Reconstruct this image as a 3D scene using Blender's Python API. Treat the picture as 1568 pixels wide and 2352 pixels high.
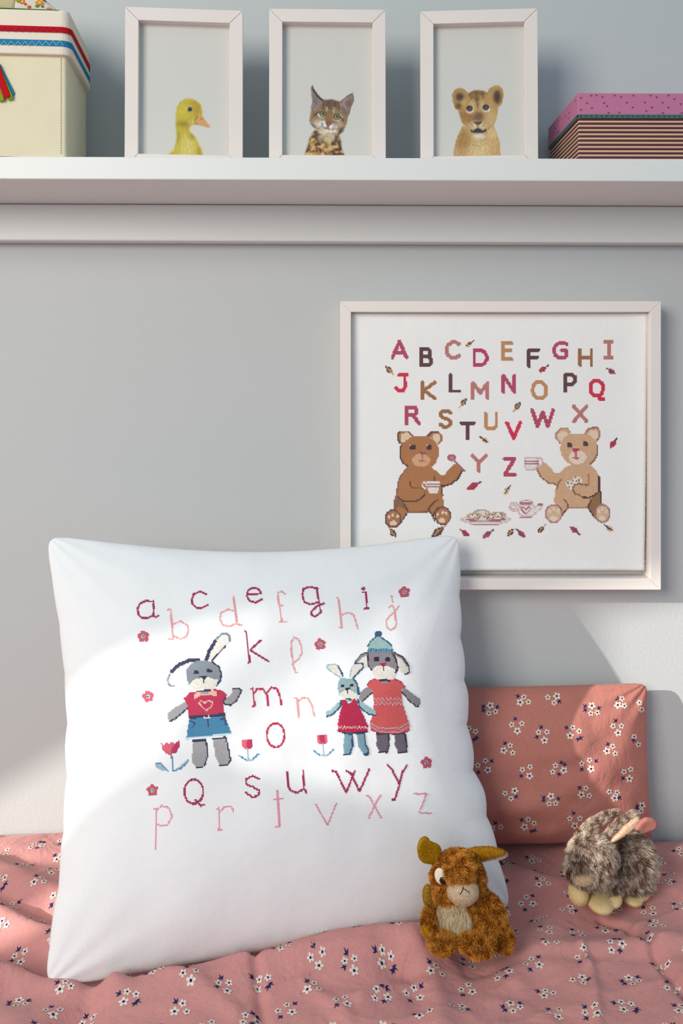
import bpy, bmesh, math, random
import numpy as np
from mathutils import Vector, Matrix, Euler
from mathutils.bvhtree import BVHTree

for o in list(bpy.data.objects):
    bpy.data.objects.remove(o, do_unlink=True)
scene = bpy.context.scene
COL = scene.collection
random.seed(7)
RNG = np.random.default_rng(7)

# ------------------------------------------------------------------ camera
F, CX, CY = 1957.0, 784.0, 880.0           # focal length and principal point in pixels of 1568 x 2352
CAMY, CAMZ = -1.03, 1.037
cam_d = bpy.data.cameras.new('camera')
cam_d.sensor_fit = 'VERTICAL'
cam_d.sensor_height = 36.0
cam_d.lens = 36.0 * F / 2352.0
cam_d.shift_y = (CY - 1176.0) / 2352.0       # level camera with a lowered frame, verticals stay upright
cam_d.clip_start = 0.02
cam = bpy.data.objects.new('camera', cam_d)
COL.objects.link(cam)
cam.location = (0, CAMY, CAMZ)
cam.rotation_euler = (math.pi / 2, 0, 0)
scene.camera = cam

# ------------------------------------------------------------------ light
world = bpy.data.worlds.new('world')
scene.world = world
world.use_nodes = True
bg = world.node_tree.nodes['Background']
bg.inputs[0].default_value = (0.63, 0.84, 1.0, 1)
bg.inputs[1].default_value = 0.46

SUN_DIR = Vector((2.0, 1.0, -0.72)).normalized()
sun_d = bpy.data.lights.new('sun', 'SUN')
sun_d.energy = 4.0
sun_d.angle = math.radians(0.8)
sun_d.color = (1.0, 0.96, 0.88)
sun = bpy.data.objects.new('sun', sun_d)
COL.objects.link(sun)
sun.rotation_euler = SUN_DIR.to_track_quat('-Z', 'Y').to_euler()


def area(name, loc, target, sx, sy, power, col):
    d = bpy.data.lights.new(name, 'AREA')
    d.shape = 'RECTANGLE'
    d.size, d.size_y, d.energy, d.color = sx, sy, power, col
    o = bpy.data.objects.new(name, d)
    COL.objects.link(o)
    o.location = loc
    o.rotation_euler = (Vector(target) - Vector(loc)).to_track_quat('-Z', 'Y').to_euler()
    return o


area('window_light', (-1.10, -1.85, 1.65), (0.15, 0.0, 0.55), 0.9, 1.0, 27, (1.0, 0.94, 0.85))

vs = scene.view_settings
vs.view_transform = 'Standard'
vs.look = 'None'
vs.gamma = 1.0
vs.use_curve_mapping = False
vs.exposure = 0.22
scene.display_settings.display_device = 'sRGB'


# ------------------------------------------------------------------ helpers
def lin(c):
    c = np.asarray(c, float) / 255.0
    return np.where(c <= 0.04045, c / 12.92, ((c + 0.055) / 1.055) ** 2.4)


def P(px, py, d):
    return Vector(((px - CX) / F * d, CAMY + d, CAMZ - (py - CY) / F * d))


def project(V):
    V = np.asarray(V, float)
    d = V[..., 1] - CAMY
    return CX + F * V[..., 0] / d, CY - F * (V[..., 2] - CAMZ) / d


def tag(o, label=None, cat=None, group=None, kind=None):
    if label: o['label'] = label
    if cat: o['category'] = cat
    if group: o['group'] = group
    if kind: o['kind'] = kind
    return o


def empty(name, loc, label, cat, rz=0.0, rx=0.0, group=None):
    o = bpy.data.objects.new(name, None)
    o.empty_display_size = 0.02
    COL.objects.link(o)
    o.location = loc
    o.rotation_euler = (rx, 0, rz)
    return tag(o, label, cat, group)


def link(name, me, mat, parent=None, smooth=False):
    o = bpy.data.objects.new(name, me)
    COL.objects.link(o)
    if mat is not None and not me.materials:
        me.materials.append(mat)
    if parent is not None:
        o.parent = parent
    if smooth:
        me.polygons.foreach_set('use_smooth', [True] * len(me.polygons))
    return o


def set_cols(me, cols):
    """cols: (nverts, 3) linear"""
    a = me.color_attributes.new('Col', 'FLOAT_COLOR', 'POINT')
    c = np.ones((len(me.vertices), 4), np.float32)
    c[:, :3] = cols
    a.data.foreach_set('color', c.ravel())


def mesh_np(name, V, faces, cols=None, uv=None):
    """V (n,3); faces: list of int arrays (m,k)"""
    me = bpy.data.meshes.new(name)
    V = np.asarray(V, np.float32)
    me.vertices.add(len(V))
    me.vertices.foreach_set('co', V.ravel())
    faces = [np.asarray(f, np.int32) for f in faces if len(f)]
    nl = sum(f.size for f in faces)
    me.loops.add(nl)
    allv = np.concatenate([f.ravel() for f in faces])
    me.loops.foreach_set('vertex_index', allv)
    npoly = sum(len(f) for f in faces)
    me.polygons.add(npoly)
    starts, tot = [], 0
    for f in faces:
        k = f.shape[1]
        starts.append(tot + np.arange(len(f)) * k)
        tot += f.size
    me.polygons.foreach_set('loop_start', np.concatenate(starts).astype(np.int32))
    if uv is not None:
        l = me.uv_layers.new(name='UVMap')
        l.data.foreach_set('uv', np.asarray(uv, np.float32)[allv].ravel())
    me.update(calc_edges=True)
    me.validate()
    if cols is not None:
        set_cols(me, cols)
    return me


def grid_faces(nx, ny, off=0):
    i, j = np.meshgrid(np.arange(nx - 1), np.arange(ny - 1), indexing='ij')
    a = (i * ny + j).ravel() + off
    return np.stack([a, a + ny, a + ny + 1, a + 1], 1)


def bm_mesh(name, bm):
    me = bpy.data.meshes.new(name)
    bmesh.ops.recalc_face_normals(bm, faces=bm.faces)
    bm.to_mesh(me)
    bm.free()
    return me


def box_bm(bm, lo, hi, bevel=0.0, seg=2):
    m = Matrix.Translation(((lo[0] + hi[0]) / 2, (lo[1] + hi[1]) / 2, (lo[2] + hi[2]) / 2)) @ \
        Matrix.Diagonal((hi[0] - lo[0], hi[1] - lo[1], hi[2] - lo[2], 1))
    r = bmesh.ops.create_cube(bm, size=1, matrix=m)
    if bevel:
        vs_ = set(r['verts'])
        es = [e for e in bm.edges if e.verts[0] in vs_ and e.verts[1] in vs_]
        bmesh.ops.bevel(bm, geom=es, offset=bevel, segments=seg, affect='EDGES', profile=0.5)


def box(name, lo, hi, mat, parent=None, bevel=0.0, seg=2):
    bm = bmesh.new()
    box_bm(bm, lo, hi, bevel, seg)
    return link(name, bm_mesh(name, bm), mat, parent)


def prism(name, pts, y0, y1, mat, parent=None, bevel=0.0):
    """polygon in local xz extruded from y0 (front) to y1 (back)"""
    bm = bmesh.new()
    f = [bm.verts.new((p[0], y0, p[1])) for p in pts]
    b = [bm.verts.new((p[0], y1, p[1])) for p in pts]
    n = len(pts)
    bm.faces.new(f)
    bm.faces.new(b[::-1])
    for i in range(n):
        bm.faces.new((f[i], b[i], b[(i + 1) % n], f[(i + 1) % n]))
    if bevel:
        bmesh.ops.bevel(bm, geom=list(bm.edges), offset=bevel, segments=2, affect='EDGES', profile=0.5)
    return link(name, bm_mesh(name, bm), mat, parent)


def vnoise(x, y, seed=0):
    """smooth 2D value noise, vectorised, range -1..1"""
    x = np.asarray(x, float); y = np.asarray(y, float)
    xi, yi = np.floor(x).astype(np.int64), np.floor(y).astype(np.int64)
    fx, fy = x - xi, y - yi
    fx = fx * fx * (3 - 2 * fx); fy = fy * fy * (3 - 2 * fy)

    def h(a, b):
        n = (a * 374761393 + b * 668265263 + seed * 974634777) & 0x7fffffff
        n = ((n ^ (n >> 13)) * 1274126177) & 0x7fffffff
        return ((n ^ (n >> 16)) & 0xffff) / 32767.5 - 1
    return (h(xi, yi) * (1 - fx) + h(xi + 1, yi) * fx) * (1 - fy) + (h(xi, yi + 1) * (1 - fx) + h(xi + 1, yi + 1) * fx) * fy


def seg_dist(x, y, pts):
    d = np.full(np.shape(x), 1e9)
    for (x0, y0), (x1, y1) in zip(pts[:-1], pts[1:]):
        dx, dy = x1 - x0, y1 - y0
        L = dx * dx + dy * dy + 1e-12
        t = np.clip(((x - x0) * dx + (y - y0) * dy) / L, 0, 1)
        d = np.minimum(d, np.hypot(x - x0 - t * dx, y - y0 - t * dy))
    return d


def in_poly(x, y, pts):
    r = np.zeros(np.shape(x), bool)
    n = len(pts)
    for i in range(n):
        x0, y0 = pts[i]
        x1, y1 = pts[(i + 1) % n]
        if y0 == y1:
            continue
        c = ((y0 > y) != (y1 > y)) & (x < (x1 - x0) * (y - y0) / (y1 - y0) + x0)
        r ^= c
    return r


# ------------------------------------------------------------------ materials
def nodes_of(m):
    m.use_nodes = True
    nt = m.node_tree
    return nt, nt.nodes['Principled BSDF']


def mat(name, rgb=None, rough=0.6, noise=0.0, nscale=20, bump=0.0, bscale=200, attr=False, spec=0.3,
        sheen=0.0, coat=0.0, bdist=0.001, detail=4, rgb2=None):
    m = bpy.data.materials.new(name)
    nt, b = nodes_of(m)
    b.inputs['Roughness'].default_value = rough
    b.inputs['Specular IOR Level'].default_value = spec
    b.inputs['Sheen Weight'].default_value = sheen
    b.inputs['Coat Weight'].default_value = coat
    tc = nt.nodes.new('ShaderNodeTexCoord')
    if attr:
        a = nt.nodes.new('ShaderNodeAttribute')
        a.attribute_name = 'Col'
        nt.links.new(a.outputs['Color'], b.inputs['Base Color'])
    else:
        c = lin(rgb)
        if noise or rgb2 is not None:
            n = nt.nodes.new('ShaderNodeTexNoise')
            n.inputs['Scale'].default_value = nscale
            n.inputs['Detail'].default_value = detail
            nt.links.new(tc.outputs['Object'], n.inputs['Vector'])
            mix = nt.nodes.new('ShaderNodeMix')
            mix.data_type = 'RGBA'
            c2 = lin(rgb2) if rgb2 is not None else c * (1 - noise)
            mix.inputs[6].default_value = (*c, 1)
            mix.inputs[7].default_value = (*c2, 1)
            nt.links.new(n.outputs['Fac'], mix.inputs[0])
            nt.links.new(mix.outputs[2], b.inputs['Base Color'])
        else:
            b.inputs['Base Color'].default_value = (*c, 1)
    if bump:
        n = nt.nodes.new('ShaderNodeTexNoise')
        n.inputs['Scale'].default_value = bscale
        n.inputs['Detail'].default_value = 3
        nt.links.new(tc.outputs['Object'], n.inputs['Vector'])
        bp = nt.nodes.new('ShaderNodeBump')
        bp.inputs['Strength'].default_value = bump
        bp.inputs['Distance'].default_value = bdist
        nt.links.new(n.outputs['Fac'], bp.inputs['Height'])
        nt.links.new(bp.outputs['Normal'], b.inputs['Normal'])
    return m


def weave_mat(name, rgb, cell, strength=0.6, dist=0.0006, rough=0.85, hole=0.0):
    """woven canvas: UV in metres, one bump per thread block"""
    m = bpy.data.materials.new(name)
    nt, b = nodes_of(m)
    b.inputs['Roughness'].default_value = rough
    b.inputs['Specular IOR Level'].default_value = 0.15
    b.inputs['Base Color'].default_value = (*lin(rgb), 1)
    uv = nt.nodes.new('ShaderNodeUVMap')
    sep = nt.nodes.new('ShaderNodeSeparateXYZ')
    nt.links.new(uv.outputs[0], sep.inputs[0])

    def mth(op, a, bb=None):
        n = nt.nodes.new('ShaderNodeMath')
        n.operation = op
        for i, q in enumerate((a, bb)):
            if q is None: continue
            if isinstance(q, (int, float)): n.inputs[i].default_value = q
            else: nt.links.new(q, n.inputs[i])
        return n.outputs[0]
    sx = mth('ABSOLUTE', mth('SINE', mth('MULTIPLY', sep.outputs[0], math.pi / cell)))
    sy = mth('ABSOLUTE', mth('SINE', mth('MULTIPLY', sep.outputs[1], math.pi / cell)))
    h = mth('POWER', mth('MULTIPLY', sx, sy), 0.5)
    n = nt.nodes.new('ShaderNodeTexNoise')
    n.inputs['Scale'].default_value = 14
    n.inputs['Detail'].default_value = 3
    tc = nt.nodes.new('ShaderNodeTexCoord')
    nt.links.new(tc.outputs['Object'], n.inputs['Vector'])
    b1 = nt.nodes.new('ShaderNodeBump')
    b1.inputs['Strength'].default_value = 0.25
    b1.inputs['Distance'].default_value = 0.01
    nt.links.new(n.outputs['Fac'], b1.inputs['Height'])
    bp = nt.nodes.new('ShaderNodeBump')
    bp.inputs['Strength'].default_value = strength
    bp.inputs['Distance'].default_value = dist
    nt.links.new(h, bp.inputs['Height'])
    nt.links.new(b1.outputs['Normal'], bp.inputs['Normal'])
    nt.links.new(bp.outputs['Normal'], b.inputs['Normal'])
    return m


M = {}
M['wall'] = mat('painted_wall', (196, 199, 199), 0.75, bump=0.25, bscale=260, spec=0.2, noise=0.02, nscale=3)
M['floor'] = mat('floor_wood', (112, 115, 120), 0.5, noise=0.2, nscale=6)
M['white'] = mat('white_plaster', (225, 224, 220), 0.8)
M['shelf'] = mat('white_lacquer', (229, 230, 227), 0.42, spec=0.35)
M['frame'] = mat('frame_white', (233, 222, 216), 0.45, noise=0.03, nscale=30)
M['frame_big'] = mat('frame_cream', (244, 235, 229), 0.5, noise=0.04, nscale=12)
M['back'] = mat('backing_board', (150, 125, 95), 0.9)
M['paper'] = mat('photo_paper', attr=True, rough=0.5, spec=0.2)
M['thread'] = mat('embroidery_thread', attr=True, rough=0.65, spec=0.3)
M['cushion'] = weave_mat('aida_cushion', (247, 248, 250), 0.00120, 0.4, 0.0006)
M['canvas'] = weave_mat('aida_canvas', (250, 249, 247), 0.00144, 0.35, 0.0006)
def cotton_mat(name, rgb, soft):
    m = bpy.data.materials.new(name)
    nt, b = nodes_of(m)
    b.inputs['Roughness'].default_value = 0.88
    b.inputs['Specular IOR Level'].default_value = 0.1
    b.inputs['Sheen Weight'].default_value = 0.12
    tc = nt.nodes.new('ShaderNodeTexCoord')

    def noise(scale, detail, dist=0.0):
        n = nt.nodes.new('ShaderNodeTexNoise')
        n.inputs['Scale'].default_value = scale
        n.inputs['Detail'].default_value = detail
        n.inputs['Distortion'].default_value = dist
        nt.links.new(tc.outputs['Object'], n.inputs['Vector'])
        return n.outputs['Fac']
    mix = nt.nodes.new('ShaderNodeMix'); mix.data_type = 'RGBA'
    c = lin(rgb)
    mix.inputs[6].default_value = (*(c * 0.86), 1)
    mix.inputs[7].default_value = (*(c * 1.12), 1)
    nt.links.new(noise(420, 3), mix.inputs[0])
    nt.links.new(mix.outputs[2], b.inputs['Base Color'])
    prev = None
    for sc, de, di, st, dd in ((16, 5, 1.2, .55 * soft, .010), (55, 4, .8, .35 * soft, .003), (900, 2, 0, .35, .0005)):
        bp_ = nt.nodes.new('ShaderNodeBump')
        bp_.inputs['Strength'].default_value = st
        bp_.inputs['Distance'].default_value = dd
        nt.links.new(noise(sc, de, di), bp_.inputs['Height'])
        if prev: nt.links.new(prev, bp_.inputs['Normal'])
        prev = bp_.outputs['Normal']
    nt.links.new(prev, b.inputs['Normal'])
    return m


M['duvet'] = cotton_mat('pink_cotton', (206, 143, 139), 1.1)
M['pinkpillow'] = cotton_mat('pink_pillow_cotton', (190, 122, 110), 0.6)
M['print'] = mat('fabric_print', attr=True, rough=0.85, spec=0.1)
M['fur'] = mat('fur', attr=True, rough=0.7, spec=0.2)
M['plushskin'] = mat('plush_skin', attr=True, rough=0.9, spec=0.1, bump=0.6, bscale=900, bdist=0.0008)
M['boxcloth'] = mat('cream_canvas', (232, 222, 192), 0.9, noise=0.10, nscale=25, bump=0.3, bscale=900, bdist=0.0004, spec=0.1)
M['lidcloth'] = mat('lid_canvas', (236, 222, 205), 0.9, noise=0.08, nscale=20, bump=0.3, bscale=900, bdist=0.0004, spec=0.1)
M['red'] = mat('red_felt', (196, 22, 34), 0.9, noise=0.15, nscale=300, spec=0.1)
M['blue'] = mat('blue_felt', (40, 128, 180), 0.9, noise=0.15, nscale=300, spec=0.1)
M['green'] = mat('green_felt', (140, 165, 40), 0.9, noise=0.15, nscale=300, spec=0.1)
M['darkgreen'] = mat('green_binding', (70, 110, 40), 0.9)
M['burlap'] = mat('burlap', (214, 196, 148), 0.95, noise=0.25, nscale=500, bump=0.5, bscale=700)
M['stitch'] = mat('seam_thread', (150, 148, 130), 0.8)
M['purple'] = mat('purple_thread', (110, 30, 90), 0.8)
M['yellow'] = mat('yellow_thread', (200, 205, 130), 0.8)
M['lid'] = mat('mauve_paper', (200, 122, 158), 0.6, noise=0.12, nscale=300)
M['teal'] = mat('teal_paper', (58, 112, 105), 0.7)
M['eye'] = mat('eye_plastic', (14, 9, 8), 0.08, spec=0.6)
M['iris'] = mat('eye_ring', (150, 62, 30), 0.25)
M['black'] = mat('black_thread', (28, 22, 22), 0.8)
g = bpy.data.materials.new('thin_glass')
nt, b_ = nodes_of(g)
out = nt.nodes['Material Output']
tr = nt.nodes.new('ShaderNodeBsdfTransparent')
gl = nt.nodes.new('ShaderNodeBsdfGlossy')
gl.inputs['Roughness'].default_value = 0.02
mx = nt.nodes.new('ShaderNodeMixShader')
mx.inputs[0].default_value = 0.04
nt.links.new(tr.outputs[0], mx.inputs[1])
nt.links.new(gl.outputs[0], mx.inputs[2])
nt.links.new(mx.outputs[0], out.inputs[0])
M['glass'] = g

# ------------------------------------------------------------------ setting
tag(box('floor', (-1.9, -3.4, -0.05), (3.2, 0.1, 0.0), M['floor']), kind='structure')
tag(box('wall_back', (-1.9, 0.0, 0.0), (3.2, 0.12, 2.7), M['wall']), kind='structure')

# unseen left wall added as a sun mask, slanted holes shaped for sun patches
def mask_with_hole(name, outer, hole, x0, x1, m):
    """outer: 4 corners (y, z), hole: 4 corners, same winding; one welded mesh"""
    bm = bmesh.new()
    ov = [[bm.verts.new((x, p[0], p[1])) for p in outer] for x in (x0, x1)]
    hv = [[bm.verts.new((x, p[0], p[1])) for p in hole] for x in (x0, x1)]
    for k in range(4):
        n = (k + 1) % 4
        bm.faces.new((ov[0][k], ov[0][n], hv[0][n], hv[0][k]))
        bm.faces.new((ov[1][k], hv[1][k], hv[1][n], ov[1][n]))
        bm.faces.new((ov[0][k], ov[1][k], ov[1][n], ov[0][n]))
        bm.faces.new((hv[0][k], hv[0][n], hv[1][n], hv[1][k]))
    return tag(link(name, bm_mesh(name, bm), m), kind='structure')


Z0 = CAMZ
mask_with_hole('sun_mask_left', [(-0.93, 0.0), (0.0, 0.0), (0.0, 2.7), (-0.93, 2.7)],
               [(-0.92, Z0 + 0.07), (-0.66, Z0 - 0.14), (-0.66, Z0 - 0.12), (-0.92, Z0 + 0.38)], -1.93, -1.90, M['white'])
mask_with_hole('sun_mask_middle', [(-1.102, 0.0), (-0.93, 0.0), (-0.93, 2.7), (-1.102, 2.7)],
               [(-1.098, Z0 + 0.282), (-0.938, Z0 - 0.134), (-0.938, Z0 + 0.095), (-1.098, Z0 + 0.485)], -1.93, -1.90, M['white'])
mask_with_hole('sun_mask_far', [(-3.4, 0.0), (-1.102, 0.0), (-1.102, 2.7), (-3.4, 2.7)],
               [(-1.60, Z0 + 0.29), (-1.106, Z0 + 0.29), (-1.106, Z0 + 0.516), (-1.60, Z0 + 1.11)], -1.93, -1.90, M['white'])

# ------------------------------------------------------------------ shelf
shelf = empty('wall_shelf', (0.3, -0.143, CAMZ + 0.2112), 'long white floating wall shelf across the top with a rail below it', 'shelf')
SH_D = 0.887
SH_Z = CAMZ + 0.2348
TILT = -0.0038


def shz(x):
    return SH_Z + TILT * x


def tilt_mesh(o):
    for v in o.data.vertices:
        v.co.z += TILT * v.co.x
    return o


def shift(o, d):
    for v in o.data.vertices:
        v.co -= Vector(d)


SL = (0.3, -0.143, CAMZ + 0.2112)
o = tilt_mesh(box('shelf_board', (-1.2, -0.143, CAMZ + 0.2112), (1.2, 0.0, SH_Z), M['shelf'], shelf, 0.0012))
shift(o, SL)
o = tilt_mesh(box('wall_rail', (-1.2, -0.022, CAMZ + 0.1674), (1.2, 0.0, CAMZ + 0.2108), M['shelf'], shelf, 0.002, 3))
shift(o, SL)

# ------------------------------------------------------------------ painting of the flat animal prints
PAPER = np.array([219, 215, 208.])


class Canvas:
    def __init__(s, x0, y0, x1, y1, scale, res=3):
        s.x0, s.y0, s.sc, s.res = x0, y0, scale, res
        s.w, s.h = int((x1 - x0) * res), int((y1 - y0) * res)
        s.X, s.Y = np.meshgrid(np.arange(s.w) / res * scale, np.arange(s.h) / res * scale)
        s.img = np.tile(PAPER, (s.h, s.w, 1)).astype(float)
        s.clip = None

    def blur(s, a, r):
        k = int(round(r / s.sc * s.res))
        if k < 1: return a
        for _ in range(2):
            for ax in (0, 1):
                pad = [(k + 1, k), (0, 0)] if ax == 0 else [(0, 0), (k + 1, k)]
                c = np.cumsum(np.pad(a, pad, mode='edge'), axis=ax)
                n = a.shape[ax]
                a = (np.take(c, np.arange(2 * k + 1, 2 * k + 1 + n), ax) - np.take(c, np.arange(0, n), ax)) / (2 * k + 1)
        return a

    def put(s, col, mask, bl=0, op=1.0):
        m = s.blur(mask.astype(float), bl) * op
        if s.clip is not None: m = m * s.clip
        s.img += (np.array(col, float) - s.img) * m[..., None]

    def poly(s, col, pts, bl=6, op=1.0):
        s.put(col, in_poly(s.X, s.Y, pts), bl, op)

    def ell(s, col, cx, cy, rx, ry, bl=4, op=1.0):
        s.put(col, ((s.X - cx) / rx) ** 2 + ((s.Y - cy) / ry) ** 2 < 1, bl, op)

    def line(s, col, w, pts, bl=4, op=1.0):
        s.put(col, seg_dist(s.X, s.Y, pts) < w / 2, bl, op)

    def ragged(s, pts, amp, bl):
        """mask of a polygon with a furry edge"""
        dx = vnoise(s.X / 9, s.Y / 9, 3) * amp
        dy = vnoise(s.X / 9, s.Y / 9, 4) * amp
        return s.blur(in_poly(s.X + dx, s.Y + dy, pts).astype(float), bl)

    def fur(s, amount, mask, ang=90, seed=1, sx=9, sy=60):
        a = math.radians(ang)
        u = s.X * math.cos(a) + s.Y * math.sin(a)
        v = -s.X * math.sin(a) + s.Y * math.cos(a)
        n = vnoise(u / sy, v / sx, seed) * .7 + vnoise(u / sy * 2, v / sx * 2.2, seed + 1) * .5
        s.img *= (1 + amount * n * mask)[..., None]

    def sample(s, px, py):
        i = np.clip((px - s.x0) * s.res, 0, s.w - 1.001)
        j = np.clip((py - s.y0) * s.res, 0, s.h - 1.001)
        i0, j0 = i.astype(int), j.astype(int)
        fi, fj = (i - i0)[:, None], (j - j0)[:, None]
        im = s.img
        return (im[j0, i0] * (1 - fi) + im[j0, i0 + 1] * fi) * (1 - fj) + (im[j0 + 1, i0] * (1 - fi) + im[j0 + 1, i0 + 1] * fi) * fj


def paint_duck():
    c = Canvas(360, 190, 520, 385, 9.8)
    body = [(430, 900), (425, 740), (445, 600), (520, 440), (640, 365), (760, 355), (900, 410), (985, 500), (1020, 620), (1010, 720),
            (960, 860), (880, 945), (760, 960), (735, 1040), (760, 1120), (840, 1200), (900, 1290), (950, 1400), (1000, 1500),
            (1045, 1660), (1060, 1900), (150, 1900), (180, 1640), (300, 1590), (390, 1500), (430, 1380), (450, 1250), (440, 1080), (415, 960)]
    m = c.ragged(body, 26, 14)
    c.clip = m
    c.poly((200, 176, 36), [(0, 0), (1600, 0), (1600, 1950), (0, 1950)], 0)
    c.ell((222, 198, 60), 600, 640, 150, 150, 90, .8)
    c.ell((178, 146, 14), 900, 560, 110, 190, 70, .7)
    c.ell((222, 206, 110), 690, 1500, 190, 340, 90, .95)
    c.ell((150, 118, 10), 600, 925, 160, 50, 45, .8)
    c.ell((160, 126, 14), 800, 1200, 90, 70, 50, .7)
    c.ell((165, 140, 20), 470, 1230, 60, 140, 40, .6)
    c.ell((168, 140, 20), 960, 1560, 60, 120, 40, .6)
    c.ell((214, 196, 110), 800, 890, 90, 45, 30, .8)
    c.fur(.10, m, 80, 3, 14, 50)
    c.clip = None
    c.poly((222, 160, 96), [(925, 735), (1015, 725), (1060, 790), (1130, 900), (1200, 970), (1195, 1010), (1150, 1015), (1000, 955), (870, 850), (905, 800)], 8)
    c.poly((196, 132, 70), [(860, 870), (1000, 955), (1110, 1005), (980, 960), (850, 930)], 8)
    c.poly((226, 168, 140), [(1140, 920), (1200, 970), (1195, 1012), (1150, 1012)], 14, .8)
    c.line((120, 70, 40), 14, [(920, 740), (905, 800), (850, 855)], 6, .8)
    c.ell((90, 55, 40), 1000, 812, 20, 10, 4)
    c.ell((150, 140, 110), 745, 600, 58, 58, 8)
    c.ell((22, 22, 28), 745, 597, 44, 46, 6)
    c.ell((190, 195, 200), 730, 580, 9, 9, 4)
    return c


def paint_lynx():
    c = Canvas(680, 180, 840, 385, 9.8)
    earL = [(375, 150), (335, 200), (345, 380), (365, 560), (330, 620), (420, 760), (640, 500), (560, 440), (450, 310), (380, 210)]
    earR = [(1305, 308), (1255, 335), (1150, 390), (960, 550), (1000, 700), (1190, 820), (1230, 650), (1295, 500), (1290, 400), (1265, 345)]
    head = [(350, 640), (480, 560), (620, 490), (800, 475), (930, 510), (1080, 620), (1200, 760), (1150, 900), (1130, 1020), (1060, 1180),
            (960, 1280), (700, 1240), (430, 1130), (340, 1040), (300, 960), (330, 800)]
    body = [(420, 1160), (700, 1200), (960, 1280), (1010, 1400), (1020, 1560), (1080, 1740), (1100, 2000), (160, 2000), (190, 1740), (240, 1560), (300, 1350), (370, 1240)]
    m = np.maximum(np.maximum(c.ragged(earL, 10, 8), c.ragged(earR, 10, 8)), np.maximum(c.ragged(head, 30, 10), c.ragged(body, 30, 12)))
    c.clip = m
    c.poly((152, 118, 82), [(0, 0), (1600, 0), (1600, 2050), (0, 2050)], 0)
    c.poly((186, 130, 60), body, 20)
    bm_ = in_poly(c.X, c.Y, body)
    n1 = vnoise(c.X / 75, c.Y / 55, 11) + .5 * vnoise(c.X / 30, c.Y / 28, 12)
    c.put((60, 40, 26), (n1 > .38) & bm_, 10, .9)
    c.put((226, 196, 150), (n1 < -.25) & bm_, 14, .85)
    c.put((200, 184, 160), ((c.X - 700) / 240) ** 2 + ((c.Y - 1330) / 110) ** 2 < 1, 40, .7)
    c.poly((70, 52, 40), [(880, 1260), (960, 1290), (900, 1440), (840, 1500)], 20, .8)
    c.poly((70, 52, 40), [(420, 1190), (560, 1200), (540, 1260), (440, 1260)], 24, .7)
    c.poly((150, 112, 74), head, 10)
    c.ell((128, 90, 58), 800, 560, 260, 110, 50, .8)
    for x0, x1 in ((700, 690), (745, 735), (800, 780), (850, 850), (890, 890), (640, 610), (950, 960)):
        c.line((52, 34, 22), 20, [(x0, 500), (x1, 640), (x1 - 5, 700)], 10, .8)
    c.poly((150, 128, 122), earL, 8); c.poly((156, 130, 122), earR, 8)
    c.line((46, 36, 30), 40, [(372, 160), (390, 260), (470, 390), (600, 500)], 10)
    c.line((80, 62, 52), 24, [(1300, 310), (1265, 345), (1290, 420), (1290, 520), (1230, 680), (1180, 820)], 10, .9)
    c.line((80, 62, 52), 22, [(1260, 340), (1120, 420), (970, 550)], 10, .8)
    c.ell((120, 80, 66), 1190, 560, 70, 110, 40, .8); c.ell((110, 88, 84), 430, 520, 50, 120, 40, .6)
    c.line((196, 180, 168), 26, [(1040, 560), (1200, 430)], 20, .6); c.line((70, 54, 44), 40, [(1000, 640), (1150, 780)], 24, .6)
    for sx, x in ((1, 690), (1, 865)):
        c.line((226, 196, 170), 34, [(x, 660), (x - 10 if x < 700 else x - 20, 760)], 12)
    # white round the eyes, cheeks
    c.ell((232, 222, 208), 590, 810, 110, 80, 16); c.ell((232, 222, 208), 930, 880, 110, 80, 16)
    c.ell((150, 106, 62), 740, 860, 95, 130, 26)
    c.ell((222, 206, 186), 500, 1030, 150, 110, 50, .8); c.ell((200, 180, 160), 980, 1040, 90, 130, 40, .6)
    c.ell((240, 234, 226), 600, 1040, 100, 80, 20); c.ell((240, 234, 226), 820, 1090, 90, 70, 20)
    c.ell((236, 222, 200), 720, 1190, 240, 60, 30)
    for y in (0, 1, 2):
        c.line((30, 22, 20), 13, [(550, 1012 + 38 * y), (615, 1024 + 34 * y)], 4, .8)
        c.line((30, 22, 20), 12, [(822, 1052 + 38 * y), (885, 1064 + 38 * y)], 4, .8)
    for ex, ey in ((605, 795), (918, 865)):
        c.ell((34, 24, 16), ex, ey, 82, 72, 8)
        c.ell((176, 166, 66), ex + 2, ey + 2, 62, 58, 6)
        c.ell((20, 18, 16), ex + 8, ey - 4, 34, 36, 5)
        c.ell((235, 240, 240), ex + 16, ey - 8, 10, 10, 3)
    c.line((44, 30, 20), 24, [(400, 830), (530, 750)], 10); c.line((44, 30, 20), 26, [(990, 860), (1060, 960)], 10)
    c.poly((120, 74, 60), [(655, 985), (700, 965), (770, 975), (805, 1020), (760, 1060), (720, 1085), (680, 1040)], 8)
    c.poly((188, 96, 72), [(690, 1005), (765, 1010), (735, 1070)], 8)
    c.line((50, 30, 26), 14, [(722, 1080), (720, 1120)], 6); c.line((84, 62, 66), 14, [(610, 1110), (700, 1132), (800, 1158), (850, 1140)], 6, .75)
    c.poly((50, 40, 34), [(330, 1030), (420, 1060), (420, 1130), (350, 1110)], 24, .8); c.poly((60, 46, 40), [(960, 1140), (1070, 1100), (1010, 1260), (960, 1270)], 24, .8)
    c.fur(.20, m, 80, 21, 10, 46)
    return c


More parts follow.
